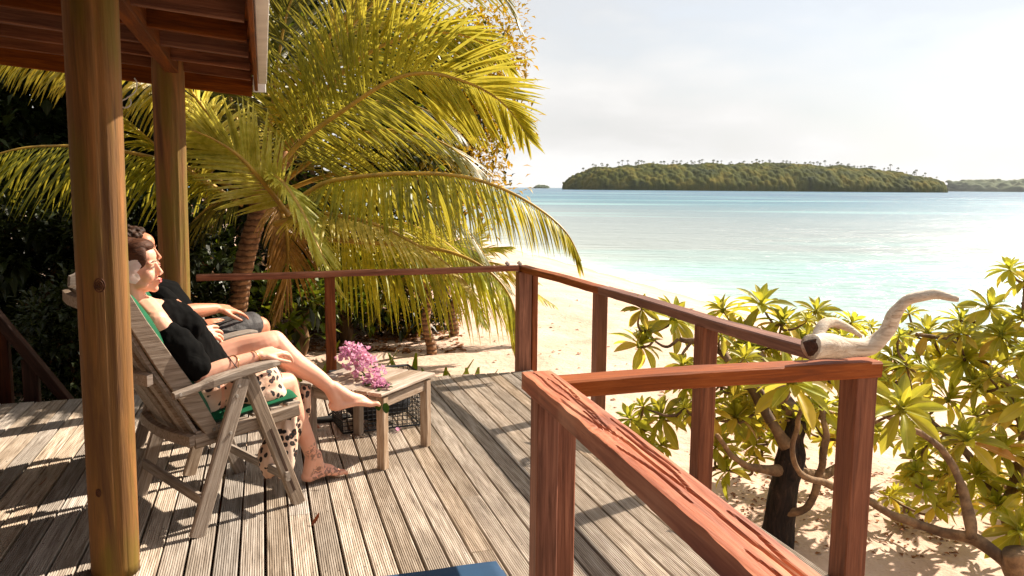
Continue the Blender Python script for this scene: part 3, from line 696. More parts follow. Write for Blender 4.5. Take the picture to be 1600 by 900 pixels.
M_pinkd = leafy('pale_pink_bract', hexc(230, 140, 180), hexc(250, 200, 215), .6, .35, 30, tcol=(1, .6, .8, 1))
M_dryl = leafy('curled_dry_leaf', hexc(120, 50, 26), hexc(170, 96, 56), .7, .15, 30)
M_cream = plain('cream_stamen', (.85, .75, .5), .6)
M_dkleaf = leafy('dark_green_leaf', hexc(30, 58, 18), hexc(66, 96, 30), .4, .25, 20)
rr = random.Random(21)
bq = thing('bougainvillea_spray', 'cut spray of pink bougainvillea lying on the side table', 'flowers', tp(.18, .2, TH + .01))
mid = [at(545, 552, 4.26), at(560, 572, 4.18), at(578, 590, 4.06), at(598, 612, 3.90)]
mid = spl(mid, 5)
stem = MB(); stem.tube([p + V((0, 0, -.01)) for p in mid], .004, 5); stem.build('stem', M_dkleaf, bq)
def rdir(r): 
    v = V((r.gauss(0, 1), r.gauss(0, 1), r.gauss(0, 1))); return v.normalized()
def floret(c, n_dir, r_, m):
    b = MB(); s = n_dir.orthogonal().normalized(); t_ = n_dir.cross(s)
    a0 = rr.random() * 6.28
    for k in range(3):
        a = a0 + k * 2.094; d = (s * math.cos(a) + t_ * math.sin(a)) * .75 + n_dir * .75; petal_mesh(b, c, d, n_dir, r_, r_ * .42, -.15 + rr.random() * .3, 0, 4)
    b.tube([c, c + n_dir * r_ * .6], [.0015, .002], 4, 1)
    return b
for k in range(185):
    u = rr.random(); i = min(int(u * (len(mid) - 1)), len(mid) - 2); p = mid[i].lerp(mid[i + 1], rr.random())
    rad = .026 + .078 * math.sin(math.pi * min(1, .12 + .95 * u)) ; d = rdir(rr); d.z = abs(d.z) * 1.0 - .05
    c_ = p + d.normalized() * rad * rr.uniform(.55, 1.0); c_.z = max(c_.z, TH + .018)
    bl = floret(c_, (d + rdir(rr) * .5).normalized(), rr.uniform(.018, .027), None); bl.build('blossom', [M_pink if rr.random() < .75 else M_pinkd, M_cream], bq, True)
for k in range(26):
    p = rr.choice(mid); d = rdir(rr); d.z = abs(d.z) * .5; b = MB(); c_ = p + d * .03; c_.z = max(c_.z, TH + .015)
    petal_mesh(b, c_, d, V((0, 0, 1)), rr.uniform(.03, .05), .014, -.3, 0, 5); b.build('leaf', M_dkleaf, bq, True)
for px, py, y in ((602, 636, 3.80), (590, 632, 3.80), (548, 553, 4.30)):
    b = MB(); petal_mesh(b, at(px, py, y) + V((0, 0, .02)), V((.2, -.3, -1)) if py > 600 else V((.4, .2, .5)), V((0, -1, .3)), .05, .017, .1, 0, 6); b.build('leaf', M_dkleaf, bq, True)
b = MB(); g = onz(622, 675)
for k in range(3): a = k * 2.1; petal_mesh(b, V((0, 0, .006)), V((math.cos(a), math.sin(a), .8)), V((0, 0, 1)), .024, .012, .2)
o = b.build('fallen_blossom', M_pink, None, True); o.matrix_basis = Matrix.Translation(g); tag(o, 'single pink blossom fallen on the deck boards beside the table', 'blossom')
# ================================================================= BASKET, SANDAL
M_wire = plain('black_wire', (.01, .01, .011), .4, .1, 10)
bk = thing('wire_basket', 'black wire mesh basket holding a dark bag, standing behind and under the side table', 'basket', V((-.80, 4.62, 0)), R(24))
def bp(x, y, z): return V((-.80, 4.62, 0)) + Matrix.Rotation(R(24), 3, 'Z') @ V((x, y, z))
BX, BY, BH = .23, .15, .30
def wires(pts_list, r_, name):
    b = MB()
    for pl_ in pts_list: b.tube(pl_, r_, 4)
    return b.build(name, M_wire, bk)
cor = [(-BX, -BY), (BX, -BY), (BX, BY), (-BX, BY)]
for i in range(4):
    (x0, y0), (x1, y1) = cor[i], cor[(i + 1) % 4]; W = []; n = 16 if i % 2 == 0 else 10
    for k in range(n + 1):
        u = k / n; W.append([bp(x0 + (x1 - x0) * u, y0 + (y1 - y0) * u, .01), bp((x0 + (x1 - x0) * u) * 1.06, (y0 + (y1 - y0) * u) * 1.06, BH)])
    for k in range(1, 12):
        z = BH * k / 12; s = 1 + .06 * k / 12; W.append([bp(x0 * s, y0 * s, z), bp(x1 * s, y1 * s, z)])
    wires(W, .0026, 'wire_side')
W = [[bp(cor[i][0] * 1.06, cor[i][1] * 1.06, BH), bp(cor[(i + 1) % 4][0] * 1.06, cor[(i + 1) % 4][1] * 1.06, BH)] for i in range(4)]; wires(W, .008, 'rim')
W = [[bp(cor[i][0], cor[i][1], .01), bp(cor[(i + 1) % 4][0], cor[(i + 1) % 4][1], .01)] for i in range(4)]; wires(W, .006, 'base_rim')
b = MB(); b.ball((0, 0, 0), (.20, .12, .13), 22); knob(b, .035, 9); b.v = [tuple(bp(x, y, max(z, -.13) + .145)) for x, y, z in b.v]
o = b.build('cloth_bag', plain('dark_bag_cloth', (.02, .021, .026), .9, .3, 20, .5), None, True); tag(o, 'dark cloth bag stuffed inside the black wire basket', 'bag')
b = MB(); c0 = onz(517, 656); n = 20
for lay in (0, 1, 2, 3):
    zz = (0.0, .012, .014, .016)[lay]; s = (.94, 1, 1, .9)[lay]
    for k in range(n):
        a = 2 * math.pi * k / n; x = math.cos(a) * .125; y = math.sin(a) * (.045 + .008 * math.cos(a)) - .008 * math.sin(a * .5) ** 2; b.v.append((x * s, y * s, zz + (.012 * max(0, -math.cos(a)) if lay > 0 else 0)))
b.f = [(l * n + k, l * n + (k + 1) % n, (l + 1) * n + (k + 1) % n, (l + 1) * n + k) for l in range(3) for k in range(n)] + [tuple(range(n - 1, -1, -1)), tuple(3 * n + k for k in range(n))]; b.m = [0] * len(b.f)
sdl = thing('sandal', 'black flat sandal lying on the deck beside the table', 'sandal', c0, R(35)); Xs = Matrix.Translation(c0) @ Matrix.Rotation(R(35), 4, 'Z')
linkobj('sole', b.mesh('sole', M_black), sdl, Xs)
b = MB(); b.tube(spl([(.0, -.045, .014), (.03, -.03, .035), (.06, 0, .03), (.03, .03, .035), (.0, .045, .014)], 5), .006, 6); b.tube([(.06, 0, .03), (.07, 0, .014)], .004, 6); linkobj('strap', b.mesh('strap', M_black, True), sdl, Xs)
# ================================================================= BLUE LOUNGER
t = NT('blue_canvas'); c = t.coord('Object'); M_blue = t.done(t.ramp(t.noise(c, 4, 3), (.3, hexc(0, 46, 78)), (.7, hexc(2, 62, 98))), .8, t.bump(t.noise(c, 160, 2), .3, .001))
lc = onz(782, 860, .40); cu, cv = lc.dot(DU), lc.dot(DV)
lg = thing('sun_lounger', 'wooden sun lounger under the blue cushion at the bottom of the photo', 'sun lounger', dk(cu - .3, cv - .9))
for s in (-.04, -.58): bar('side_rail', dk(cu + s, cv - 1.9, .24), dk(cu + s, cv - .02, .24), .04, .07, M_teak, lg)
for v_ in (-1.8, -.1):
    for s in (-.05, -.57): p = dk(cu + s, cv + v_); bar('leg', (p.x, p.y, 0), (p.x, p.y, .205), .05, .05, M_teak, lg, up=DV)
for k in range(18): bar('slat', dk(cu - .6, cv - .06 - k * .105, .283), dk(cu - .02, cv - .06 - k * .105, .283), .07, .014, M_teak, lg)
b = MB(); nx, ny, nz_ = 24, 40, 1; TH_ = .105
for i in range(nx + 1):
    for j in range(ny + 1):
        x, y = -1 + 2 * i / nx, -1 + 2 * j / ny; e = (1 - min(1, abs(x)) ** 40) ** .5 * (1 - min(1, abs(y)) ** 90) ** .5
        p = dk(cu - .31 + x * .31, cv - .95 + y * .95, .292 + TH_ * .5 + TH_ * .5 * e + .004 * vn((x * 3, y * 7, 0))); b.v.append(tuple(p))
off_ = len(b.v)
for i in range(nx + 1):
    for j in range(ny + 1):
        x, y = -1 + 2 * i / nx, -1 + 2 * j / ny; e = (1 - min(1, abs(x)) ** 40) ** .5 * (1 - min(1, abs(y)) ** 90) ** .5
        b.v.append(tuple(dk(cu - .31 + x * .31, cv - .95 + y * .95, .292 + TH_ * .5 - TH_ * .5 * e)))
for i in range(nx):
    for j in range(ny):
        a = i * (ny + 1) + j; b.f += [(a, a + ny + 1, a + ny + 2, a + 1), (a + off_, a + 1 + off_, a + ny + 2 + off_, a + ny + 1 + off_)]; b.m += [0, 0]
cb = b.build('lounger_cushion', M_blue, None, True); tag(cb, 'flat blue canvas cushion at the bottom edge of the photo', 'cushion')
b = MB(); Z_ = .292 + TH_ * .5; b.tube([dk(cu + .002, cv - 1.89, Z_), dk(cu + .002, cv - .01, Z_), dk(cu - .012, cv + .002, Z_), dk(cu - .61, cv + .002, Z_), dk(cu - .622, cv - .012, Z_), dk(cu - .622, cv - 1.89, Z_)], .004, 6); b.build('piping', M_blue, cb, True)

for (px, py, a, lab) in ((487, 822, .9, 'small curled reddish dry leaf on the deck boards in front of the near chair'), (935, 700, 2.0, 'little dry leaf on the deck boards near the right edge'), (60, 760, .3, 'small dry leaf on the deck boards left of the big log post')):
    g = onz(px, py); b = MB(); petal_mesh(b, V((0, 0, .004)), V((math.cos(a), math.sin(a), .35)), V((0, 0, 1)), .05, .011, .5, 0, 6); o = b.build('dry_leaf', M_dryl, None, True); o.matrix_basis = Matrix.Translation(g); tag(o, lab, 'leaf', 'dry leaves lying on the deck')
# ================================================================= PEOPLE
FWc, LFc = V((.7036, .7106, 0)), V((-.7106, .7036, 0))
def cb(px, py, b_):
    """chair-frame point (a, b, z) seen at a pixel, b metres across from the near side of the near chair"""
    d = ray(px, py); o = CO + LFc * b_; t_ = (o - EYE).dot(LFc) / d.dot(LFc); p = EYE + d * t_ - CO; return V((p.dot(FWc), b_, p.z))
def chain(b, pts, rad, n=14, sq=None, up=None, k=5):
    P_ = spl(pts, k); r_ = lerpr(rad, len(P_)); b.tube(P_, r_, n, 0, True, sq, up)
    b.ball(P_[0], r_[0] * (sq if sq and sq < 1 else 1), n); b.ball(P_[-1], r_[-1] * (sq if sq and sq < 1 else 1), n)
def solid(b, name, mat, parent, X, vox=.005, smooth=5, disp=None):
    me = b.mesh(name + '_raw', mat); o = bpy.data.objects.new('raw', me); C.objects.link(o)
    m = o.modifiers.new('r', 'REMESH'); m.mode = 'VOXEL'; m.voxel_size = vox; m.use_smooth_shade = True
    s = o.modifiers.new('s', 'SMOOTH'); s.iterations = smooth; s.factor = .5
    dg = bpy.context.evaluated_depsgraph_get(); me2 = bpy.data.meshes.new_from_object(o.evaluated_get(dg)); me2.name = name
    bpy.data.objects.remove(o); bpy.data.meshes.remove(me)
    if disp:
        nn_ = [(v.co.copy(), v.normal.copy()) for v in me2.vertices]
        me2.vertices.foreach_set('co', [x for co_, no_ in nn_ for x in (co_ + no_ * disp(co_))])
    me2.materials.clear(); me2.materials.append(mat); me2.polygons.foreach_set('use_smooth', [True] * len(me2.polygons)); me2.polygons.foreach_set('material_index', [0] * len(me2.polygons)); me2.update()
    return linkobj(name, me2, parent, X)
def hand(b, wr, d, n, thumb, curl, s=1.0, splay=.10):
    d = d.normalized(); n = (n - d * n.dot(d)).normalized(); sd_ = d.cross(n) * thumb          # towards the thumb
    b.ball(wr + d * .050 * s, (1, 1, 1), 4) if False else None
    for q in (-.027, -.009, .009, .027): chain(b, [wr + d * .005 * s + sd_ * q * .65 * s, wr + d * .05 * s + sd_ * q * s, wr + d * .088 * s + sd_ * q * 1.05 * s], [.0155 * s, .0145 * s, .0105 * s], 8, k=3)
    for i, (q, Lf) in enumerate(((.028, .92), (.0095, 1.0), (-.0095, .94), (-.028, .76))):
        p = wr + d * (.088 - .004 * abs(i - 1)) * s + sd_ * q * 1.05 * s; pts = [p]; a = curl[i] * .5; dd = (d + sd_ * (splay * (1.2 - i * .85))).normalized()
        for L in (.041, .026, .020):
            dv = dd * math.cos(a) - n * math.sin(a); p = p + dv * L * Lf * s; pts.append(p); a += curl[i] * .62
        b.tube(pts, [.0092 * s, .0086 * s, .0076 * s, .0056 * s], 8); b.ball(pts[-1], .0056 * s, 8); b.ball(pts[1], .0086 * s, 8); b.ball(pts[2], .0076 * s, 8)
    p = wr + d * .022 * s + sd_ * .026 * s; q = (d * .72 + sd_ * .62 - n * .30).normalized()
    chain(b, [p, p + q * .038 * s, p + q * .062 * s + d * .008 * s, p + q * .080 * s + d * .018 * s], [.015 * s, .0115 * s, .0095 * s, .0065 * s], 8, k=3)
def foot(b, an, heel, toe, up, s=1.0, thumbside=1):
    """ankle, heel and toe positions; up = out of the instep"""
    d = (toe - heel); L = d.length; d.normalize(); n = (up - d * up.dot(d)).normalized(); sd_ = d.cross(n) * thumbside
    chain(b, [an, heel + d * .035 + n * .045, heel + d * .022 + n * .026], [.034, .032, .027], 12, k=4)
    chain(b, [an + d * .012, heel + d * L * .38 + n * .055, heel + d * L * .62 + n * .034, heel + d * L * .76 + n * .020], [.034, .033, .029, .018], 12, k=4)
    for q in (-.026, -.010, .008, .024): chain(b, [heel + d * .03 + n * .020 + sd_ * q * .5, heel + d * L * .5 + n * (.022 + .012 * (q > 0)) + sd_ * q * .85, heel + d * L * .80 + n * .016 + sd_ * q], [.021, .019, .0145], 9, k=3)
    for i, (q, Lt, r_) in enumerate(((.028, .97, .0115), (.011, 1.0, .0082), (-.003, .97, .0075), (-.016, .93, .007), (-.028, .88, .0068))):
        p0_ = heel + d * L * .78 + n * .014 + sd_ * q * .95; p1_ = heel + d * L * (Lt - .05) + n * .018 + sd_ * q; p2_ = heel + d * L * Lt + n * .009 + sd_ * q
        b.tube([p0_, p1_, p2_], [r_ * 1.05, r_, r_ * .85], 8); b.ball(p2_, r_ * .85, 8); b.ball(p1_, r_, 8)
def head(b, c, face, upv, s=1.0):
    x = face.normalized(); z = (upv - x * upv.dot(x)).normalized(); y = z.cross(x); M3 = Matrix((x, y, z)).transposed()
    def P(*p): return c + M3 @ (V(p) * s)
    def E(p, r_, n=16): b.ball(P(*p), [q * s for q in r_], n, 0, M3)
    E((-.018, 0, .032), (.096, .073, .083), 20); E((.018, 0, -.025), (.064, .060, .085), 18); E((.036, 0, .045), (.050, .056, .048)); E((.028, 0, -.078), (.046, .044, .034), 16)
    E((.064, 0, -.098), (.019, .020, .017)); E((.076, 0, -.066), (.014, .024, .020))
    for q in (-1, 1):
        E((.050, .034 * q, -.034), (.031, .028, .034)); E((.067, .030 * q, .018), (.015, .024, .010)); E((.094, .010 * q, -.036), (.009, .008, .007), 10); E((-.012, .072 * q, -.008), (.018, .010, .030), 12); E((.018, .048 * q, -.070), (.04, .014, .022))
        E((.066, .029 * q, -.001), (.013, .017, .010), 12)
    b.tube([P(.079, 0, .016), P(.090, 0, -.008), P(.099, 0, -.026), P(.098, 0, -.034)], [q * s for q in (.008, .0085, .0100, .009)], 10); b.ball(P(.101, 0, -.028), .0095 * s, 10)
    E((.090, 0, -.057), (.0085, .021, .0062), 12); E((.088, 0, -.069), (.0085, .018, .0068), 12)
    return P, M3
def face_bits(root, X, P, M3, s, lip, brow, open_=.6):
    b = MB()
    for z_, w_, h_ in ((-.0585, .020, .0052), (-.0675, .017, .0058)): b.ball(P(.0925, 0, z_), [.0065 * s, w_ * s, h_ * s], 12, 0, M3)
    linkobj('lips', b.mesh('lips', lip, True), root, X)
    for q in (-1, 1):
        b = MB(); b.ball(P(.0765, .030 * q, .000), [.0030 * s, .0095 * s, .0030 * s], 12, 0, M3); e = linkobj('eye', b.mesh('eye', M_eye, True), root, X)
        b = MB(); b.ball(P(.0805, .030 * q, -.0003), [.0020 * s, .0036 * s, .0028 * s], 10, 0, M3); linkobj('iris', b.mesh('iris', M_iris, True), e, X)
        b = MB(); b.tube([P(.0790, .016 * q, .001), P(.0835, .026 * q, .0055), P(.0800, .037 * q, .0050), P(.0735, .044 * q, -.001)], [.0008, .0014, .0014, .0008], 6); linkobj('eyelash', b.mesh('eyelash', brow, True), e, X)
        b = MB(); b.tube([P(.0855, .013 * q, .021), P(.0865, .026 * q, .0270), P(.0790, .040 * q, .0265), P(.071, .049 * q, .019)], [.0014, .0022, .002, .0008], 6); linkobj('eyebrow', b.mesh('eyebrow', brow, True), root, X)
def skin_mat(name, base, red, tattoos=()):
    t = NT(name); c = t.coord('Object'); n = t.noise(c, 14, 4); col = t.mix(base, red, t.ramp(n, (.35, 0), (.75, .55)))
    for (p, r_, sc_, ink) in tattoos:
        d = t.n('ShaderNodeVectorMath', {0: c, 1: tuple(p)}, operation='DISTANCE').outputs['Value']
        mask = t.ramp(t.math('DIVIDE', d, r_), (.75, 1), (1.0, 0)); pat = t.ramp(t.noise(c, sc_, 3, .6, 1.6), (.49, 0), (.53, 1))
        col = t.mix(col, ink, t.math('MULTIPLY', t.math('MULTIPLY', mask, pat), .6))
    return t.done(col, .52, t.bump(t.noise(c, 90, 3), .12, .002), Subsurface_Weight=.12, Subsurface_Radius=(.03, .012, .006), Subsurface_Scale=.3, Specular_IOR_Level=.45)
M_eye = plain('eye_white', (.7, .66, .62), .3, .02); M_iris = plain('eye_dark', (.03, .018, .012), .2, .1); M_brow = plain('brow_brown', (.10, .05, .03), .7, .2)
M_lip = plain('rose_lip', (.50, .10, .09), .35, .1, 30, .1); M_lipm = plain('lip', (.38, .14, .10), .45, .1)
def hair_mat(name, a, b_):
    t = NT(name); c = t.coord('Object', (1, 1, 1)); w_ = t.noise(t.coord('Object', (22, 22, 70)), 1.6, 5, .65, .8)
    return t.done(t.ramp(w_, (.3, a), (.65, b_)), .6, t.bump(w_, .6, .006), Specular_IOR_Level=.2)
M_hairw = hair_mat('brown_hair', (.03, .010, .005, 1), (.11, .042, .020, 1)); M_hairm = hair_mat('dark_curly_hair', (.012, .006, .004, 1), (.075, .034, .018, 1))
t = NT('black_cloth'); c = t.coord('Object'); M_bcl = t.done((.003, .003, .003, 1), .9, t.bump(t.noise(c, 14, 2, .5, .8), .35, .02), Specular_IOR_Level=.08)
t = NT('charcoal_shorts'); c = t.coord('Object'); M_sho = t.done(t.ramp(t.noise(c, 20, 3), (.3, (.025, .022, .022, 1)), (.7, (.05, .043, .042, 1))), .7, t.bump(t.noise(c, 18, 4), .5, .02))
t = NT('leopard_print'); c = t.coord('Object'); nz_ = t.n('ShaderNodeTexNoise', {'Vector': c, 'Scale': 14.0}); wv = t.mix(c, nz_.outputs['Color'], .045)
vo = t.n('ShaderNodeTexVoronoi', {'Vector': wv, 'Scale': 33.0, 'Randomness': .85}); dist = vo.outputs['Distance']; sub = t.noise(c, 60, 2)
d2 = t.math('ADD', dist, t.math('MULTIPLY', t.math('SUBTRACT', sub, .5), .16))
base = t.ramp(t.noise(c, 7, 3), (.35, hexc(222, 176, 146)), (.65, hexc(240, 212, 190)))
col = t.mix(base, (.012, .008, .008, 1), t.ramp(d2, (.40, 1), (.44, 0))); col = t.mix(col, hexc(120, 60, 30), t.ramp(d2, (.10, .8), (.16, 0)))
M_leo = t.done(col, .7, t.bump(t.noise(c, 10, 4), .5, .02))
# ---------------------------------------------------------------- the woman
Xw = chair_xf()
wlab = 'woman in a black off-shoulder top and leopard print skirt reclining with crossed bare legs in the near chair'
wo = thing('person', 'woman reclining in the near teak chair, black off-shoulder top, leopard print skirt, bare crossed legs', 'person', Xw @ V((.2, .3, 0)))
shN, shF = cb(244, 503, .15), V((-.035, .46, .855)); elN = cb(316, 588, .075); wrN = cb(404, 556, .045); wrN.z = max(wrN.z, .665)
kneeN, ankN = cb(446, 600, .19), cb(488, 712, .20); kneeF, ankF = cb(428, 535, .27), cb(516, 606, .16)
heelF, toeF = cb(514, 642, .155), cb(591, 632, .10)
hc = cb(213, 417, .30); faced = V((.80, -.60, .03)); 
b = MB()
neckB = V((-.085, .30, .905)); chain(b, [neckB + V((-.01, 0, -.03)), hc + V((-.03, .005, -.055))], [.052, .046], 14)
chain(b, [V((.17, .30, .545)), V((.13, .30, .64)), V((.07, .30, .74)), V((.01, .30, .82)), V((-.06, .30, .885))], [.122, .108, .102, .106, .066], 18, sq=1.0)
chain(b, [shN + V((.01, .02, -.01)), V((-.065, .30, .89)), shF + V((0, -.02, 0))], [.052, .062, .052], 12)
chain(b, [V((.15, .22, .535)), V((.15, .38, .535))], [.12, .12], 14)
chain(b, [shN, shN.lerp(elN, .5), elN], [.050, .043, .038], 12); chain(b, [elN, elN.lerp(wrN, .35) + V((0, 0, .004)), wrN], [.038, .037, .024], 12)
elF, wrF = V((.10, .50, .655)), cb(301, 524, .40); chain(b, [shF, elF], [.048, .038], 12); chain(b, [elF, wrF], [.037, .024], 12)
hN = (cb(455, 553, .07) - wrN).normalized(); hand(b, wrN, hN + V((0, 0, .18)), V((.1, -.2, 1)), 1, [.75, .65, .75, .9], 1.06, .16)
hF = cb(345, 516, .42) - wrF; hand(b, wrF, hF, V((-.35, -.55, .75)), -1, [.35, .5, .65, .8], 1.06, .20)
chain(b, [V((.16, .225, .54)), V((.33, .20, .545)), kneeN + V((-.06, 0, .0)), kneeN], [.098, .083, .064, .055], 16)
chain(b, [kneeN, kneeN.lerp(ankN, .3) + V((-.012, 0, 0)), kneeN.lerp(ankN, .7), ankN], [.054, .055, .040, .033], 14)
chain(b, [V((.16, .375, .545)), V((.34, .345, .63)), kneeF + V((-.055, .01, -.015)), kneeF], [.098, .084, .066, .056], 16)
mF = kneeF.lerp(ankF, .35); chain(b, [kneeF, mF + V((-.012, 0, -.012)), kneeF.lerp(ankF, .72), ankF], [.056, .057, .040, .032], 14)
foot(b, ankF, heelF, toeF, V((.3, -.2, 1)), 1, 1)
hN_, tN_ = V((.585, .205, .012)), V((.805, .180, .010)); foot(b, V((ankN.x, ankN.y, ankN.z)), hN_, tN_, V((0, 0, 1)), 1, 1)
Pw, M3w = head(b, hc, faced, V((-.12, 0, 1)), .93)
ink = (.03, .022, .025, 1)
M_skw = skin_mat('fair_skin', hexc(236, 178, 150), hexc(226, 148, 122), [((ankN.x + .0, ankN.y - .03, ankN.z + .03), .05, 42, ink), ((.66, .17, .045), .055, 34, ink), ((.73, .165, .03), .045, 34, ink)])
solid(b, 'body', M_skw, wo, Xw, .0042, 6)
face_bits(wo, Xw, Pw, M3w, .93, M_lip, M_brow)
# hair
b = MB(); M3 = M3w
for p, r_ in (((-.036, 0, .046), (.090, .079, .082)), ((-.060, 0, .010), (.070, .070, .085)), ((.014, .0, .090), (.062, .062, .032)), ((.010, -.058, .045), (.052, .020, .048)), ((.010, .058, .045), (.052, .020, .048)), ((-.11, 0, -.03), (.045, .05, .05)), ((-.02, .066, .02), (.055, .018, .055)), ((-.018, -.066, .035), (.050, .016, .045)), ((.022, -.052, .068), (.038, .018, .030)), ((.022, .052, .068), (.038, .018, .030))):
    b.ball(Pw(*p), [q * .99 for q in r_], 18, 0, M3)
chain(b, [Pw(-.06, -.05, -.02), Pw(-.055, -.06, -.09), Pw(-.07, -.05, -.14)], [.03, .024, .012], 10)
solid(b, 'hair', M_hairw, wo, Xw, .005, 3, lambda co: .0022 * vn((co.x * 30, co.y * 90, co.z * 60)))
b = MB(); rs_ = random.Random(8); pole = V((-.86, 0, -.5)).normalized(); e1_ = V((0, 1, 0)); e2_ = pole.cross(e1_).normalized()
for k in range(230):
    a = rs_.random() * 6.283; dd = e1_ * math.cos(a) + e2_ * math.sin(a)
    if dd.z < -.35: continue
    tm = 1.25 + .75 * max(0, dd.z) + rs_.uniform(-.12, .08); pts = []
    for i in range(10):
        th = tm + (.15 - tm) * i / 9; q = (pole * math.cos(th) + dd * math.sin(th)) * (1.03 + .02 * rs_.random())
        pts.append(Pw(-.036 + q.x * .092, q.y * .083, .044 + q.z * .085))
    b.tube(pts, [.0012] + [.0024] * 8 + [.0014], 5)
tag(linkobj('hair_strand', b.mesh('hair_strand', M_hairw, True), wo, Xw), kind='stuff')
# blouse
b = MB()
chain(b, [V((.165, .30, .58)), V((.12, .30, .66)), V((.065, .30, .75)), V((.03, .30, .80))], [.135, .128, .132, .128], 20)
for q in (.235, .37): b.ball(V((.080, q, .808)), (.080, .074, .074), 14)
chain(b, [shN + (elN - shN) * .24, shN.lerp(elN, .35), shN.lerp(elN, .62), shN.lerp(elN, .84)], [.058, .072, .078, .060], 16)
chain(b, [shF + (elF - shF) * .12, shF.lerp(elF, .4), shF.lerp(elF, .85)], [.058, .074, .060], 14)
b.ball(shN.lerp(elN, .70) + V((.01, -.01, -.012)), (.07, .055, .06), 14); b.ball(shN.lerp(elN, .32) + V((-.01, .05, -.02)), (.07, .07, .07), 14)
chain(b, [V((.135, .30, .56)), V((.20, .30, .56))], [.135, .12], 18)
solid(b, 'blouse', M_bcl, wo, Xw, .006, 4, lambda co: .010 * vn((co.x * 14, co.y * 8, co.z * 16)) + .004 * vn((co.x * 45, co.y * 30, co.z * 20)))
# skirt
b = MB()
chain(b, [V((.13, .23, .535)), V((.14, .38, .535))], [.133, .133], 18)
chain(b, [V((.16, .222, .54)), V((.30, .19, .535)), V((.385, .175, .53))], [.118, .104, .090], 18)
chain(b, [V((.16, .375, .545)), V((.27, .355, .585))], [.115, .098], 16)
chain(b, [V((.30, .16, .50)), V((.40, .14, .495)), V((.445, .145, .46))], [.07, .06, .045], 14)
solid(b, 'skirt', M_leo, wo, Xw, .006, 4, lambda co: .007 * vn((co.x * 20, co.y * 16, co.z * 12)))
b = MB()     # the loose panel hanging beside and behind the calf, outside the seat front
tA, tB, tC = cb(462, 606, .20), cb(456, 660, .19), cb(438, 728, .17)
chain(b, [tA + V((-.01, .02, .01)), tB + V((-.015, 0, 0)), tC], [.038, .060, .058], 16)
chain(b, [tB + V((-.04, .02, .02)), tC + V((-.03, .03, .05)), tC + V((-.03, .02, .0))], [.045, .058, .052], 14)
chain(b, [cb(478, 612, .22), cb(476, 650, .22)], [.026, .018], 10)
solid(b, 'skirt_panel', M_leo, wo, Xw, .006, 3, lambda co: .015 * vn((co.x * 30, co.y * 30, co.z * 5)))
# bangles and necklace
M_gold = plain('gold', (.7, .45, .2), .3, .1, 20, .1, Metallic=.9); M_cord = plain('black_cord', (.02, .015, .012), .6)
def ring(c_, ax_, r_, t_, mat, nm):
    s = ax_.orthogonal().normalized(); q = ax_.cross(s).normalized(); b = MB(); b.tube([c_ + (s * math.cos(a * .3142) + q * math.sin(a * .3142)) * r_ for a in range(21)], t_, 6, caps=False); return linkobj(nm, b.mesh(nm, mat, True), wo, Xw)
fa = (wrN - elN).normalized(); ring(wrN - fa * .012, (fa + V((0, .2, .25))).normalized(), .031, .0022, M_gold, 'bangle'); ring(wrN - fa * .115, (fa + V((0, .3, -.5))).normalized(), .042, .002, M_gold, 'bangle'); ring(wrN - fa * .105, (fa + V((0, -.2, .4))).normalized(), .041, .002, M_cord, 'bangle')
ring(neckB + V((.012, 0, .008)), V((.25, 0, 1)).normalized(), .057, .0016, M_cord, 'necklace')
# nails
b = MB()
# flower behind the ear
fl = thing('hibiscus_flower', 'pale pink hibiscus tucked behind the ear of the woman', 'flower', Xw @ Pw(-.020, -.084, -.002), 0)
M_hib = leafy('pale_hibiscus', hexc(250, 214, 208), hexc(255, 238, 232), .6, .3, 60, tcol=(1, .8, .75, 1)); M_hibr = plain('red_flower_throat', (.6, .05, .06), .5)
fc = Xw @ Pw(-.020, -.090, -.002); fn_ = (Xw.to_3x3() @ (M3w @ V((.22, -1, .1)))).normalized(); s_ = fn_.orthogonal().normalized(); q_ = fn_.cross(s_)
for k in range(5):
    a = k * 1.2566 + .4; d = (s_ * math.cos(a) + q_ * math.sin(a)) + fn_ * .35; b = MB()
    dd = d.normalized(); sd2 = dd.cross(fn_).normalized(); vs = []; n = 8
    for i in range(n + 1):
        u = i / n; ww = .025 * math.sin(math.pi * (.10 + .74 * u)) ** .8; p = fc + dd * .066 * u - fn_ * .022 * u * u
        for j in (-1, -.5, 0, .5, 1): vs.append(p + sd2 * ww * j + fn_ * (.004 * math.sin(j * 6 + k + u * 5) * u + .006 * abs(j) * u))
    b.add(vs, [(i*5+j, i*5+j+1, i*5+j+6, i*5+j+5) for i in range(n) for j in range(4)]); b.build('petal', M_hib, fl, True)
b = MB(); b.tube([fc, fc + fn_ * .02], [.010, .006], 8); b.build('throat', M_hibr, fl, True)
b = MB(); b.tube([fc + fn_ * .01, fc + fn_ * .045], [.002, .0015], 6)
for k in range(14): d = rdir(rr); b.ball(fc + fn_ * (.028 + .018 * rr.random()) + d * .005, .0018, 5)
b.build('stamen', M_cream, fl, True)
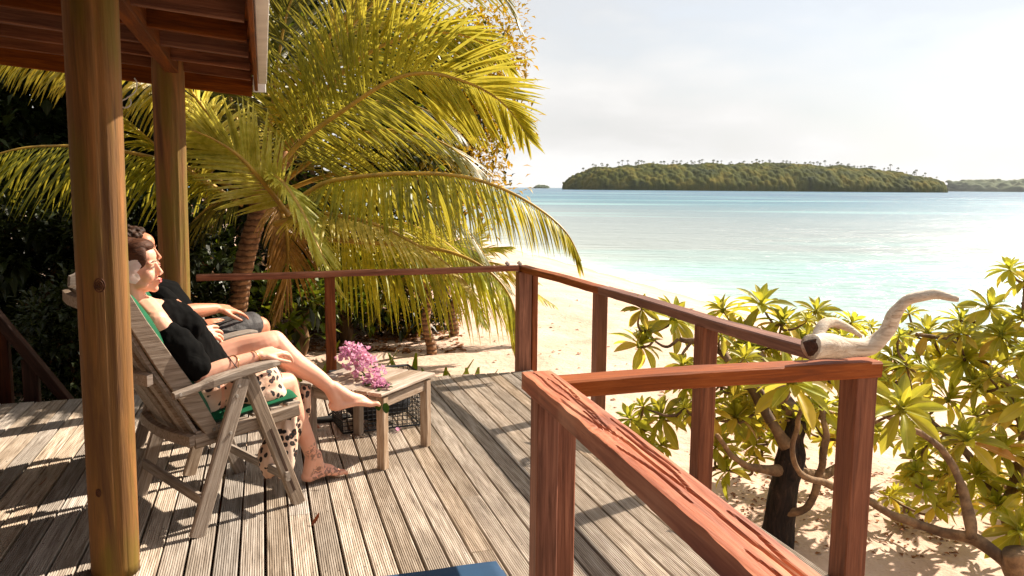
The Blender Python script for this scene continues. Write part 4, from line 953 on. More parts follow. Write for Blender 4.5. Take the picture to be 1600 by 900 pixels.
# ---------------------------------------------------------------- the second person
mo = thing('person', 'dark-haired person in black top and charcoal shorts seated beyond the woman', 'person', Xw @ V((.5, 1.0, 0)))
hm = cb(213, 395, .98); Fm = V((.84, -.54, .05)); shR = cb(250, 467, .86); shL = shR + V((.02, .36, .02)); nk = V((shR.x - .03, 1.02, shR.z + .06))
kR, kL = cb(404, 512, .93), V((.86, 1.12, .60)); el = cb(286, 489, .80); wr = cb(338, 482, .84)
b = MB(); hip = V((shR.x + .20, 1.0, .56))
chain(b, [hip, hip.lerp(nk, .35), hip.lerp(nk, .7), nk + V((-.01, 0, -.04))], [.13, .125, .135, .08], 18)
chain(b, [nk + V((-.01, 0, -.06)), hm + V((-.03, .0, -.06))], [.058, .052], 14); chain(b, [shR, nk + V((0, 0, -.05)), shL], [.055, .07, .055], 12)
chain(b, [shR, el], [.05, .040], 12); chain(b, [el, el.lerp(wr, .4), wr], [.041, .040, .026], 12)
hand(b, wr, cb(370, 484, .86) - wr, V((0, -.3, 1)), 1, [.35, .4, .5, .6], 1.08, .2)
elL, wrL = V((shL.x + .18, shL.y + .04, .66)), cb(305, 512, 1.02); chain(b, [shL, elL], [.05, .04], 12); chain(b, [elL, wrL], [.04, .027], 12); hand(b, wrL, V((.7, -.2, .15)), V((-.2, -.3, 1)), -1, [.5, .6, .7, .8], 1.05, .15)
chain(b, [hip + V((.02, -.09, 0)), kR], [.10, .062], 16); chain(b, [hip + V((.02, .09, 0)), kL], [.10, .062], 16)
aR, aL = V((kR.x + .12, .93, .16)), V((.90, 1.14, .10)); chain(b, [kR, kR.lerp(aR, .3) + V((-.02, 0, 0)), aR], [.060, .058, .036], 14); chain(b, [kL, kL.lerp(aL, .3) + V((-.02, 0, 0)), aL], [.060, .058, .036], 14)
foot(b, aL, V((.87, 1.14, .012)), V((1.12, 1.14, .012)), V((0, 0, 1))); foot(b, V((aR.x, .93, .11)), V((aR.x - .03, .93, .012)), V((aR.x + .22, .92, .012)), V((0, 0, 1)))
Pm, M3m = head(b, hm, Fm, V((-.10, 0, 1)), 1.03)
solid(b, 'body', skin_mat('tanned_skin', hexc(208, 138, 104), hexc(190, 112, 82)), mo, Xw, .005, 4)
face_bits(mo, Xw, Pm, M3m, 1.03, M_lipm, M_brow)
b = MB(); r_ = random.Random(4)
for k in range(95):
    d = rdir(r_); d.z = abs(d.z) * .95 - .05 * r_.random()
    if d.x > .55 and d.z < .72: continue
    b.ball(Pm(-.022 + d.x * .094, d.y * .074, .036 + d.z * .083), .019 * r_.uniform(.8, 1.25), 8)
for p, r2 in (((-.03, 0, .04), (.095, .077, .085)), ((-.065, 0, 0), (.068, .068, .075))): b.ball(Pm(*p), r2, 16, 0, M3m)
solid(b, 'hair', M_hairm, mo, Xw, .0045, 1, lambda co: 0.005 * vn((co.x * 70, co.y * 70, co.z * 70)))
b = MB(); chain(b, [hip + V((-.02, 0, .02)), hip.lerp(nk, .35), hip.lerp(nk, .7), nk + V((-.005, 0, -.055))], [.142, .138, .146, .086], 18)
chain(b, [shR + V((0, .0, .0)), nk + V((0, 0, -.055)), shL], [.062, .076, .062], 12); chain(b, [shR, shR.lerp(el, .28)], [.064, .058], 12)
solid(b, 'tank_top', M_bcl, mo, Xw, .006, 3, lambda co: .006 * vn((co.x * 18, co.y * 10, co.z * 18)))
b = MB(); h2 = hip + V((0, 0, -.01)); chain(b, [h2 + V((0, -.07, 0)), h2 + V((0, .07, 0))], [.140, .140], 16)
chain(b, [h2 + V((.02, -.09, .01)), h2.lerp(kR, .5) + V((0, -.045, .012)), kR + V((-.055, 0, .012))], [.118, .098, .082], 16); chain(b, [h2 + V((.02, .09, .01)), h2.lerp(kL, .5) + V((0, .045, .012)), kL + V((-.08, 0, .012))], [.118, .098, .082], 16)
solid(b, 'shorts', M_sho, mo, Xw, .006, 3, lambda co: .006 * vn((co.x * 22, co.y * 18, co.z * 14)))
# ================================================================= PALMS
def palm_mat(name, c0, c1, c2, tr=.35):
    t = NT(name); c = t.coord('Object'); n = t.noise(c, 1.6, 3); f = t.noise(c, 26, 2); oi = t.n('ShaderNodeObjectInfo')
    col = t.ramp(t.math('ADD', t.math('MULTIPLY', n, .6), t.math('MULTIPLY', f, .4)), (.36, c0), (.5, c1), (.64, c2))
    hs = t.n('ShaderNodeHueSaturation', {'Color': col}); t.l(t.math('ADD', t.math('MULTIPLY', oi.outputs['Random'], .5), .74), hs.inputs['Value']); t.l(t.math('ADD', t.math('MULTIPLY', t.math('FRACT', t.math('MULTIPLY', oi.outputs['Random'], 5.3)), .06), .478), hs.inputs['Hue']); col = hs.outputs[0]
    P_ = t.p; t.done(col, .42, t.bump(f, .2, .004), Specular_IOR_Level=.35)
    trn = t.n('ShaderNodeBsdfTranslucent', {'Color': t.mix(col, (1, .82, .12, 1), .5)})
    ms = t.n('ShaderNodeMixShader', {0: tr}); t.l(P_.outputs[0], ms.inputs[1]); t.l(trn.outputs[0], ms.inputs[2]); t.l(ms.outputs[0], t.out.inputs[0])
    return t.m
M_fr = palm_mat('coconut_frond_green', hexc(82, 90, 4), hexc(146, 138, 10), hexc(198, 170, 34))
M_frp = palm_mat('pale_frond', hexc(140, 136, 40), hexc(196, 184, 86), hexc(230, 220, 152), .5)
M_frd = palm_mat('shaded_frond_green', hexc(34, 46, 4), hexc(60, 68, 8), hexc(104, 96, 14), .3)  # darker copy for the back fronds: shade inside the crown put into the colour
M_rach = plain('frond_rib', hexc(176, 140, 52), .45, .3, 6, .1)
M_frb = palm_mat('dry_brown_frond', hexc(92, 56, 24), hexc(140, 92, 44), hexc(170, 124, 70), .2)
def frond(parent, pts, Lm, mats, roll=0.0, droop=.8, n=64, seed=0, wid=.028, r0_=.026, fwd=.55, up_=.25, start=.12, jit=.12, lab=None):
    r = random.Random(seed); P_ = spl([at(*p) for p in pts], 10); k = len(P_)
    cum = [0]
    for i in range(1, k): cum.append(cum[-1] + (P_[i] - P_[i-1]).length)
    Lt = cum[-1]
    def pos(u):
        d = u * Lt; i = min(max(np.searchsorted(cum, d) - 1, 0), k - 2); f = (d - cum[i]) / max(1e-6, cum[i+1] - cum[i]); return P_[i].lerp(P_[i+1], f), (P_[i+1] - P_[i]).normalized()
    b = MB(); n = int(n * 1.05)
    for side in (-1, 1):
        for q in range(n):
            u = start + (1 - start) * (q + r.random() * .4) / n; p, T = pos(min(u, .999))
            S = T.cross(V((0, 0, 1))); S = S.normalized() if S.length > .05 else V((1, 0, 0)); Nn = S.cross(T).normalized()
            S2 = S * math.cos(roll) + Nn * math.sin(roll); N2 = -S * math.sin(roll) + Nn * math.cos(roll)
            L = Lm * (.45 + .55 * math.sin(math.pi * min(1, .12 + u * .95)) ** .8) * (1 - .45 * max(0, u - .75) / .25) * r.uniform(.85, 1.08)
            d = (S2 * side * (1 - .45 * u) + T * (fwd + .7 * u * u) + N2 * up_ + V((r.gauss(0, jit), r.gauss(0, jit), r.gauss(0, jit))) * .6 + V((0, 0, -.42 * droop))).normalized()
            g = droop * r.uniform(.75, 1.25); seg = 6; w_ = wid * r.uniform(.8, 1.15); vs = []; c_ = p.copy(); st = L / seg
            for i in range(seg + 1):
                t_ = i / seg; ww = w_ * (.35 + .65 * min(1, t_ * 4)) * (1 - t_ ** 2.6) * .5 + .0008
                sv = d.cross(N2); sv = sv.normalized() if sv.length > .05 else S2.copy(); nv = sv.cross(d).normalized()
                vs += [c_ - sv * ww - nv * ww * .55, c_, c_ + sv * ww - nv * ww * .55]
                d = (d + V((0, 0, -1)) * g * (.05 + .10 * t_)).normalized(); c_ = c_ + d * st
            b.add(vs, [(i*3+j, i*3+j+1, i*3+j+4, i*3+j+3) for i in range(seg) for j in range(2)])
    o = b.build('frond', mats, parent)
    rb = MB(); nn = k; rb.tube(P_, [r0_ * (1 - .86 * i / (nn - 1)) for i in range(nn)], 6); rb.build('frond_rib', M_rach, o, True)
    if lab: o['label'] = lab
    return o
def trunk_mat(name, a, b_):
    t = NT(name); c = t.coord('Object', (1, 1, 1)); wv = t.n('ShaderNodeTexWave', {'Vector': c, 'Scale': 5.5, 'Distortion': 2.5, 'Detail': 3.0, 'Detail Scale': 3.0}, bands_direction='Z').outputs[0]
    n = t.noise(c, 14, 5, .6); col = t.mix(t.ramp(n, (.3, a), (.7, b_)), tuple(x * .35 for x in a[:3]) + (1,), t.ramp(wv, (.0, .8), (.3, 0)))
    return t.done(col, .85, t.bump(wv, .8, .02, t.bump(n, .5, .02)))
M_ptr = trunk_mat('palm_trunk_bark', hexc(110, 74, 48), hexc(176, 134, 96))
M_bark = wood('tree_bark', hexc(62, 46, 32), hexc(120, 92, 64), hexc(160, 128, 92), .9, .35, .6, .9, rnd=False, axis='z')
pt = thing('coconut_palm', 'large leafy coconut palm beside the deck with long arching fronds over the far railing', 'palm tree', (at(370, 480, 7.6).x, 7.6, -.45))
tp_ = spl([at(362, 520, 7.7), at(372, 470, 7.6), at(380, 420, 7.5), at(392, 370, 7.45), at(408, 320, 7.3), at(418, 270, 7.2)], 10)
b = MB(); nn = len(tp_); b.tube(tp_, [(.098 - .02 * i / nn) * (1 + .06 * (1 if i % 3 == 0 else -.3)) for i in range(nn)], 16); b.build('trunk', M_ptr, pt, True)
b = MB()
for k in range(9):
    a = k * 2.4; c_ = tp_[-14].lerp(tp_[-1], k / 9); d = V((math.cos(a), math.sin(a), .9)); 
    b.tube([c_, c_ + d * .14, c_ + d * .3 + V((0, 0, .08))], [.085, .055, .03], 8, squash=.5)
b.build('leaf_base', plain('dry_leaf_base', hexc(150, 104, 62), .85, .4, 18, .5), pt, True)
FR = [
 ([(420,285,7.0),(470,222,6.9),(540,170,6.8),(610,126,6.7),(664,114,6.6),(717,124,6.5),(764,145,6.45),(797,173,6.4),(826,216,6.35)], .84, M_fr, dict(roll=1.15, droop=.45, n=88, up_=.1, fwd=.42)),
 ([(440,330,6.8),(500,290,6.6),(549,278,6.5),(633,271,6.4),(717,275,6.3),(783,294,6.2),(843,327,6.15),(885,364,6.1),(908,408,6.1)], .66, M_fr, dict(droop=1.9, n=100, up_=.0, roll=.2, fwd=.25)),
 ([(430,350,6.7),(493,334,6.4),(577,348,6.2),(643,378,6.1),(695,410,6.05),(735,450,6.0)], .50, M_frp, dict(droop=1.0, n=64)),
 ([(450,335,6.7),(415,290,6.4),(375,245,6.2),(335,218,6.1),(292,200,6.0)], .52, M_frp, dict(droop=.35, n=34, roll=-1.0, wid=.036, fwd=.8)),
 ([(405,262,6.6),(440,285,6.3),(468,325,6.1),(493,378,5.95),(515,425,5.9),(530,452,5.9)], .48, M_frp, dict(droop=.5, n=56, roll=.5, wid=.030, fwd=.9)),
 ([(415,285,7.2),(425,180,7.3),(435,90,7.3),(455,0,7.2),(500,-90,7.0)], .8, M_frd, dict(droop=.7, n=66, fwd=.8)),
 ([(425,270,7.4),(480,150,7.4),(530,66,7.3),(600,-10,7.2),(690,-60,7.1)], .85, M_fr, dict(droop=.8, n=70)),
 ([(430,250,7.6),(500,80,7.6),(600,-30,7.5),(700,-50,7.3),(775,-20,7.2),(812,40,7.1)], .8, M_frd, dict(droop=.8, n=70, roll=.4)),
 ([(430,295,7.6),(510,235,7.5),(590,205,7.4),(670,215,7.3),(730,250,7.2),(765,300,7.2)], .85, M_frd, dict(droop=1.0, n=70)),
 ([(440,330,7.5),(530,340,7.4),(610,345,7.3),(680,370,7.2),(740,420,7.1),(785,490,7.0),(806,550,7.0)], .72, M_fr, dict(droop=.9, n=72, roll=.3)),
 ([(470,370,6.9),(560,378,6.8),(640,384,6.75),(710,396,6.7),(765,425,6.6),(797,465,6.55),(812,520,6.5)], .85, M_fr, dict(droop=1.7, n=80, up_=0, fwd=.4)),
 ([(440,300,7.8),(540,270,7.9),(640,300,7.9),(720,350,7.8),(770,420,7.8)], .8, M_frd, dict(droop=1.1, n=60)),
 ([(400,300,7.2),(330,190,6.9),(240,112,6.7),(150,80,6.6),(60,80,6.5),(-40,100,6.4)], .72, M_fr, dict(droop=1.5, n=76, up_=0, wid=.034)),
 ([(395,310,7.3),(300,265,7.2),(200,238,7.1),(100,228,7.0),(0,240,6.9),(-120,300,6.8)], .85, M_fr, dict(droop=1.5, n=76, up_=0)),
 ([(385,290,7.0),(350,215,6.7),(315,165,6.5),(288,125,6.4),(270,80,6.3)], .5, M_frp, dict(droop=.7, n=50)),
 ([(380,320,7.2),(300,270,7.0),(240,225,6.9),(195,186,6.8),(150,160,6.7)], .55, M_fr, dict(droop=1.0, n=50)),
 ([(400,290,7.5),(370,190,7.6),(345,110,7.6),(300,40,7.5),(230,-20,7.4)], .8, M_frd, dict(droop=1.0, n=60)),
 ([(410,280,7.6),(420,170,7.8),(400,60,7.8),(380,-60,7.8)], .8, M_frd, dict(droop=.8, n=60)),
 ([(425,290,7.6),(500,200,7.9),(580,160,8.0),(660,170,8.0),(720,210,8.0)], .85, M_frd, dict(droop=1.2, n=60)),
 ([(415,300,7.1),(440,330,6.9),(450,390,6.8),(445,450,6.8),(430,500,6.8)], .5, M_frb, dict(droop=1.2, n=40)),
 ([(400,300,7.2),(350,310,7.2),(300,350,7.2),(270,410,7.2)], .6, M_frd, dict(droop=1.5, n=44)),
 ([(430,260,7.2),(520,130,7.0),(600,70,6.9),(690,50,6.8),(760,70,6.8),(800,110,6.8)], .7, M_fr, dict(droop=.7, n=70, roll=.6)),
]
for i, (p, L, m, kw) in enumerate(FR): frond(pt, p, L, m, seed=40 + i, **kw)
def ground_y(px, py, z=-.45):
    p = onz(px, py, z); return p
def small_palm(base, hgt, specs, lab, r_=.05, grp='young palms on the sand beyond the railing'):
    g = ground_y(*base); root = thing('young_palm', lab, 'palm tree', (g.x, g.y, sz(g.x, g.y)), 0, grp); Yb = g.y
    cr_ = at(hgt[0], hgt[1], Yb); b = MB()
    base_p = V((g.x, g.y, sz(g.x, g.y) - .1)); k = 9
    pts = [base_p.lerp(cr_, i / k) + V((.03 * math.sin(i), 0, 0)) for i in range(k + 1)]; b.tube(pts, [r_ * (1.3 - .5 * i / k) for i in range(k + 1)], 10); b.build('trunk', M_ptr, root, True)
    for i, (mid_, tip, L, m) in enumerate(specs):
        frond(root, [(hgt[0], hgt[1], Yb), (hgt[0] * .5 + mid_[0] * .5, hgt[1] * .5 + mid_[1] * .5 - 6, Yb - .1), (mid_[0], mid_[1], Yb - .2), (tip[0], tip[1], Yb - .3)], L, m, seed=200 + i + int(hgt[0]), n=44, droop=.9, r0_=.014, wid=.028)
small_palm((672, 545), (665, 450), [((600,395),(550,440),.45,M_fr),((630,380),(590,360),.4,M_fr),((700,380),(760,400),.45,M_fr),((735,400),(800,455),.45,M_fr),((620,440),(575,500),.4,M_frd),((720,440),(760,510),.4,M_fr),((665,390),(670,350),.4,M_frp)], 'small leaning palm with a thin brown trunk behind the far railing')
small_palm((645, 515), (640, 430), [((590,380),(540,400),.5,M_fr),((660,370),(700,360),.45,M_fr),((600,430),(560,480),.45,M_frd),((700,400),(745,430),.4,M_fr)], 'second small palm standing just behind the leaning one')
small_palm((705, 520), (715, 440), [((770,410),(840,440),.42,M_fr),((790,430),(868,478),.38,M_fr),((750,390),(800,385),.4,M_fr),((680,400),(640,440),.4,M_fr),((730,385),(760,345),.4,M_frp)], 'young palm at the edge of the bright beach with its tip beyond the corner post')
small_palm((590, 500), (585, 440), [((540,390),(500,420),.4,M_fr),((620,380),(665,390),.4,M_fr),((560,440),(530,490),.4,M_frd),((610,430),(640,480),.4,M_fr)], 'low bushy palm behind the middle of the far railing', .045)
# ================================================================= BROADLEAF TREES BEHIND
def leafquads(b, c, d, L, w_, r, mi=0):
    u_ = V((0, 0, 1)); s = d.cross(u_); s = s.normalized() if s.length > .05 else V((1, 0, 0)); n_ = s.cross(d)
    dr = V((0, 0, -.25 * L)); m = c + d * L * .5; t_ = c + d * L + dr
    b.add([c, m - s * w_ + n_ * w_ * .25, m + dr * .2, m + s * w_ + n_ * w_ * .25, t_], [(0, 1, 2), (0, 2, 3), (1, 4, 2), (2, 4, 3)], mi)
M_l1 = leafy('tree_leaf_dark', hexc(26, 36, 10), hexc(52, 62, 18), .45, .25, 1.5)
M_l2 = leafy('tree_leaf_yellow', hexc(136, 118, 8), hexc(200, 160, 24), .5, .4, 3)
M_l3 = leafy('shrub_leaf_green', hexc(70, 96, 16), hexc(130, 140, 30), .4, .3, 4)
def tree(px, pz, Yc, rx, rz_, mats, lab, nc=90, nl=70, ls=.16, seed=0, name='leafy_tree', base=None, trunk=True, group='broadleaf trees behind the palm', clr=.42, ysq=1.0, cat='tree'):
    r = random.Random(seed); cc = at(px, pz, Yc); gx, gy = cc.x + (base or 0), Yc; gz = sz(gx, gy)
    root = thing(name, lab, cat, (gx, gy, gz), 0, group); cents = []
    b = MB()
    while len(cents) < nc:
        q = V((r.uniform(-1, 1), r.uniform(-1, 1), r.uniform(-1, 1)))
        if q.length > 1 or q.length < .35: continue
        if vn((q.x * 2, q.y * 2, q.z * 2 + seed), 1.0, 1) < -.22: continue
        cents.append(V((cc.x + q.x * rx, cc.y + q.y * rx * ysq, cc.z + q.z * rz_)))
    for c_ in cents:
        if c_.z < gz + .1: c_.z = gz + .15
        for k in range(nl):
            d = rdir(r); p = c_ + d * clr * r.random() ** .5; d2 = (d + rdir(r) * .8 + V((0, 0, .2))).normalized()
            mi = 0 if len(mats) == 1 else (1 if r.random() < .25 else 0)
            leafquads(b, p, d2, ls * r.uniform(.7, 1.3), ls * r.uniform(.22, .32), r, mi)
    o = b.build('crown', mats, root); 
    if trunk:
        tb_ = MB(); top = V((cc.x, cc.y, cc.z)); bp_ = V((gx, gy, gz - .2)); mid_ = bp_.lerp(top, .5) + V((r.uniform(-.2, .2), r.uniform(-.2, .2), 0))
        tr_ = rx * .055 + .05
        tb_.tube(spl([bp_, mid_, top], 6), lerpr([tr_ * 1.4, tr_, tr_ * .5], 13), 9)
        tb_.build('trunk', M_bark, root, True); lb = MB()
        for c_ in r.sample(cents, min(14, len(cents))): s_ = mid_.lerp(top, r.uniform(0, .8)); lb.tube(spl([s_, s_.lerp(c_, .5) + V((0, 0, .15)), c_], 4), lerpr([tr_ * .45, tr_ * .25, .012], 9), 5)
        lb.build('limb', M_bark, root, True)
    return root
tree(640, 190, 11.5, 1.55, 2.0, [M_l2, M_l1], 'yellow-leaved tree peeping out behind the right side of the big palm', 120, 90, .11, 1)
tree(750, 120, 12.0, .7, 1.2, [M_l2], 'slender sprig-topped tree of golden leaves at the right edge of the palm against the sky', 34, 70, .11, 2, base=-.6)
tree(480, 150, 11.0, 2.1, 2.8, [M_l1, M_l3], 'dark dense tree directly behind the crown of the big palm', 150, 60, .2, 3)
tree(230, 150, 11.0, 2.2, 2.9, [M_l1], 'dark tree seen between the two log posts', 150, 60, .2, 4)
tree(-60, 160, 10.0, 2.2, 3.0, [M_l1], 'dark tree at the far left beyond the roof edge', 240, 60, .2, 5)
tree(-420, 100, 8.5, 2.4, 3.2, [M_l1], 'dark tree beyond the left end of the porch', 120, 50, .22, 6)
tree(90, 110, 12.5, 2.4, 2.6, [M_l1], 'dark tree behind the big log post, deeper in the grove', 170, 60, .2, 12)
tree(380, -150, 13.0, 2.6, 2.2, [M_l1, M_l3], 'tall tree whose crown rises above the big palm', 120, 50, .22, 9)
# low dense shrubs
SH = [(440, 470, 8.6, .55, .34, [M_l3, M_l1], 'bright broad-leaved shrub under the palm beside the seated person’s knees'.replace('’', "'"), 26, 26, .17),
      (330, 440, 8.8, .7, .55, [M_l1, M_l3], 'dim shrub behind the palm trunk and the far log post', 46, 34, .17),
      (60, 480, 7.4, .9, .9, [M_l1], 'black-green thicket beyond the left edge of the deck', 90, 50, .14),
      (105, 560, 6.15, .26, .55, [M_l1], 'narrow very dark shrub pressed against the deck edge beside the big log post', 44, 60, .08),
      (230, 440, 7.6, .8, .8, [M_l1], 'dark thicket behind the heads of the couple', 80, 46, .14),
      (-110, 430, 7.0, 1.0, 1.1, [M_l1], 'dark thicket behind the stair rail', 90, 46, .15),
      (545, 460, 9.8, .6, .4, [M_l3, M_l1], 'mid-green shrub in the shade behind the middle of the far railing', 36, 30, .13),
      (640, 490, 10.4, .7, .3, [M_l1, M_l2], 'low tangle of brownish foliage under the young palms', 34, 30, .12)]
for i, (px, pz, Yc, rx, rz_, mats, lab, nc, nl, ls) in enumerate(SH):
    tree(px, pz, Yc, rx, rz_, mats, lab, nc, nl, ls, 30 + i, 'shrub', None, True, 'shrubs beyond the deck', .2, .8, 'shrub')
# pale leaning trunks behind the far post
def trunk_thing(pts, rad, lab, mat=None):
    P_ = spl([at(*p) for p in pts], 6); P_ = [V((P_[0].x, P_[0].y, sz(P_[0].x, P_[0].y) - .15))] + P_
    root = thing('forked_tree', lab, 'tree', P_[0]); b = MB(); b.tube(P_, lerpr(rad, len(P_)), 10); knob(b, .015, 6); b.build('trunk', mat or M_ptr, root, True); return root, P_
rt, P_ = trunk_thing([(345, 500, 8.4), (330, 430, 8.3), (300, 360, 8.2), (282, 300, 8.2), (270, 200, 8.2)], [.09, .085, .08, .07, .04], 'pale leaning tree trunk between the far log post and the palm trunk')
b = MB(); b.tube(spl([at(322, 405, 8.3), at(328, 360, 8.25), at(322, 320, 8.2), at(335, 240, 8.2)], 5), lerpr([.045, .035, .03, .015], 16), 8); b.build('limb', M_ptr, rt, True)
rt, P_ = trunk_thing([(400, 500, 8.9), (425, 440, 8.8), (440, 380, 8.8), (430, 310, 8.8)], [.07, .06, .05, .03], 'slender pale trunk right of the palm trunk in the shade')
# sprouts beside the deck
def sprout(px, py, n, L, lab, seed, z=-.3, w_=.034):
    r = random.Random(seed); g = onz(px, py, z); 
    g.z = sz(g.x, g.y); root = thing('sprout', lab, 'plant', g, 0, 'young plants in the sand along the deck edge')
    for k in range(n):
        a = r.random() * 6.28; b = MB(); petal_mesh(b, g - V((0, 0, .03)), V((math.cos(a) * .45, math.sin(a) * .45, 1)), V((math.cos(a), math.sin(a), .1)), L * r.uniform(.7, 1.15), w_, .12, 0, 7)
        b.build('leaf', M_l3, root, True)
sprout(475, 606, 6, .66, 'leafy sprout showing beside the crossed knee', 1, w_=.04); sprout(560, 606, 5, .62, 'leafy sprout behind the pink flowers', 2, w_=.038)
sprout(640, 606, 3, .6, 'thin sprout behind the back corner of the side table', 3); sprout(690, 606, 4, .58, 'sprout just right of the side table beyond the deck', 4); sprout(735, 604, 4, .5, 'short sprout beyond the deck left of the corner post', 5)
# litter of dry leaves
M_lit = leafy('dry_leaf', hexc(96, 54, 26), hexc(168, 112, 64), .8, .1, 30)
def litter(name, region, n, seed, s0=.03, s1=.07):
    r = random.Random(seed); b = MB(); k = 0
    while k < n:
        px, py = r.uniform(region[0], region[2]), r.uniform(region[1], region[3]); g = onz(px, py, -.47); 
        if vn((g.x * 1.7, g.y * 1.7, seed), 1.0, 2) < -.05 and r.random() < .75: continue
        k += 1; a = r.random() * 6.28; g.z = sz(g.x, g.y) + .004; L = r.uniform(s0, s1); d = V((math.cos(a), math.sin(a), r.uniform(-.1, .5))).normalized()
        leafquads(b, g, d, L, L * .3, r)
    return tag(b.build(name, M_lit, None), 'scattered dry brown leaves on the sand', 'leaf litter', None, 'stuff')
litter('leaf_litter', (380, 478, 720, 545), 2600, 1, .05, .12)['label'] = 'thick brown litter of dry leaves on the sand under the palms'
litter('leaf_litter', (1120, 700, 1500, 860), 420, 2, .02, .05)['label'] = 'small dark debris and dry leaves on the sand around the crooked tree'
litter('leaf_litter', (720, 420, 1060, 640), 130, 3, .03, .08)['label'] = 'sparse bits of dry seaweed and leaves on the bright beach'
# ================================================================= THE TWO CROOKED SHORE TREES ON THE RIGHT
def succ_leaf(seed):
    r = random.Random(seed); b = MB(); n = 7; vs = []; cv = r.uniform(.15, .45); tw = r.uniform(-.2, .2)
    for i in range(n + 1):
        u = i / n; w_ = .185 * (math.sin(math.pi * (u ** 1.35) * .95 + .05) ** 1.0) if i < n else .004; x = u * (1 - .08 * cv * u); z = .10 * u - cv * u * u
        for s, k in ((-1, 1), (-.5, .45), (0, 0), (.5, .45), (1, 1)): vs.append((x, s * w_, z + k * w_ * .38 + tw * u * s * w_))
    b.add(vs, [(i*5+j, i*5+j+1, i*5+j+6, i*5+j+5) for i in range(n) for j in range(4)])
    return b
def succ_mat(name, c0, c1, vein):
    t = NT(name); oi = t.n('ShaderNodeObjectInfo'); c = t.coord('Object'); n = t.noise(t.coord('Object', (1, 1, 1), rnd=True), 3, 3)
    col = t.ramp(n, (.3, c0), (.7, c1)); sx = t.n('ShaderNodeSeparateXYZ', {0: c}).outputs
    ay_ = t.math('ABSOLUTE', sx[1]); mr_ = t.ramp(ay_, (.006, 1), (.02, 0)); col = t.mix(col, vein, t.math('MULTIPLY', mr_, .6))
    hs = t.n('ShaderNodeHueSaturation', {'Color': col}); t.l(t.math('ADD', t.math('MULTIPLY', oi.outputs['Random'], .7), .5), hs.inputs['Value']); t.l(t.math('ADD', t.math('MULTIPLY', t.math('FRACT', t.math('MULTIPLY', oi.outputs['Random'], 9.7)), .05), .47), hs.inputs['Hue']); col = hs.outputs[0]
    t.done(col, .42, t.bump(n, .1, .01), Specular_IOR_Level=.5)
    trn = t.n('ShaderNodeBsdfTranslucent', {'Color': t.mix(col, (1, .85, .1, 1), .45)})
    ms = t.n('ShaderNodeMixShader', {0: .5}); t.l(t.p.outputs[0], ms.inputs[1]); t.l(trn.outputs[0], ms.inputs[2]); t.l(ms.outputs[0], t.out.inputs[0]); return t.m
M_s1 = succ_mat('shore_leaf_green', hexc(104, 122, 12), hexc(172, 174, 34), hexc(206, 204, 96))
M_s2 = succ_mat('shore_leaf_yellow', hexc(196, 182, 50), hexc(226, 202, 84), hexc(220, 200, 120))
M_s3 = succ_mat('shore_leaf_orange', hexc(196, 132, 60), hexc(214, 160, 90), hexc(224, 190, 120))
SB = [succ_leaf(k) for k in range(5)]; SM = [[SB[k].mesh('shore_leaf', m, True) for k in range(5)] for m in (M_s1, M_s2, M_s3)]
t = NT('crooked_bark'); c = t.coord('Object'); g = t.noise(c, 22, 5, .65); g2 = t.noise(c, 5, 3)
M_cb = t.done(t.mix(t.ramp(g, (.3, hexc(84, 62, 44)), (.7, hexc(160, 128, 92))), hexc(60, 44, 34), t.ramp(g2, (.5, 0), (.65, .7))), .85, t.bump(g, .8, .01))
t = NT('black_bark'); c = t.coord('Object', (18, 18, 4)); g = t.noise(c, 2.2, 6, .65, .8)
M_bb = t.done(t.ramp(g, (.35, hexc(16, 11, 9)), (.55, hexc(52, 38, 30)), (.75, hexc(96, 72, 54))), .9, t.bump(g, 1.0, .03))
def rosette_dirs(r, n, out, spread):
    s = out.orthogonal().normalized(); t_ = out.cross(s); res = []
    for k in range(n):
        a = k * 2.39996; e = R(12 + spread * (k / n)); d = out * math.cos(e) + (s * math.cos(a) + t_ * math.sin(a)) * math.sin(e); res.append((d, k / n))
    return res
def rosette(root, c_, out, rad, r, single):
    dirs = rosette_dirs(r, r.randint(19, 26), out, 112); base = linkobj
    if single:
        b = MB(); b.ball(c_, rad * .12, 8); ro = b.build('leaf_rosette', M_s1, root, True, origin=c_)
    else: b = MB()
    for d, k in dirs:
        L = rad * (.55 + .55 * k) * r.uniform(.85, 1.15); d = (d + V((0, 0, -.12 * k))).normalized()
        mi = 0 if k < .7 else (1 if r.random() < .42 else (2 if r.random() < .10 else 0)); vi = r.randint(0, 4)
        upv = (out - d * out.dot(d)); upv = upv.normalized() if upv.length > .05 else V((0, 0, 1))
        M = frame_x(c_, c_ + d, upv) @ Matrix.Rotation(r.uniform(-.25, .25), 4, 'X') @ Matrix.Diagonal((L, L * .78, L, 1))
        if single: linkobj('leaf', SM[mi][vi], ro, M)
        else: b.add([M @ V(p) for p in SB[vi].v], SB[vi].f, 0 if mi == 0 else 1)
    if not single: b.build('leaf_rosette', [M_s1, M_s2], root, True)
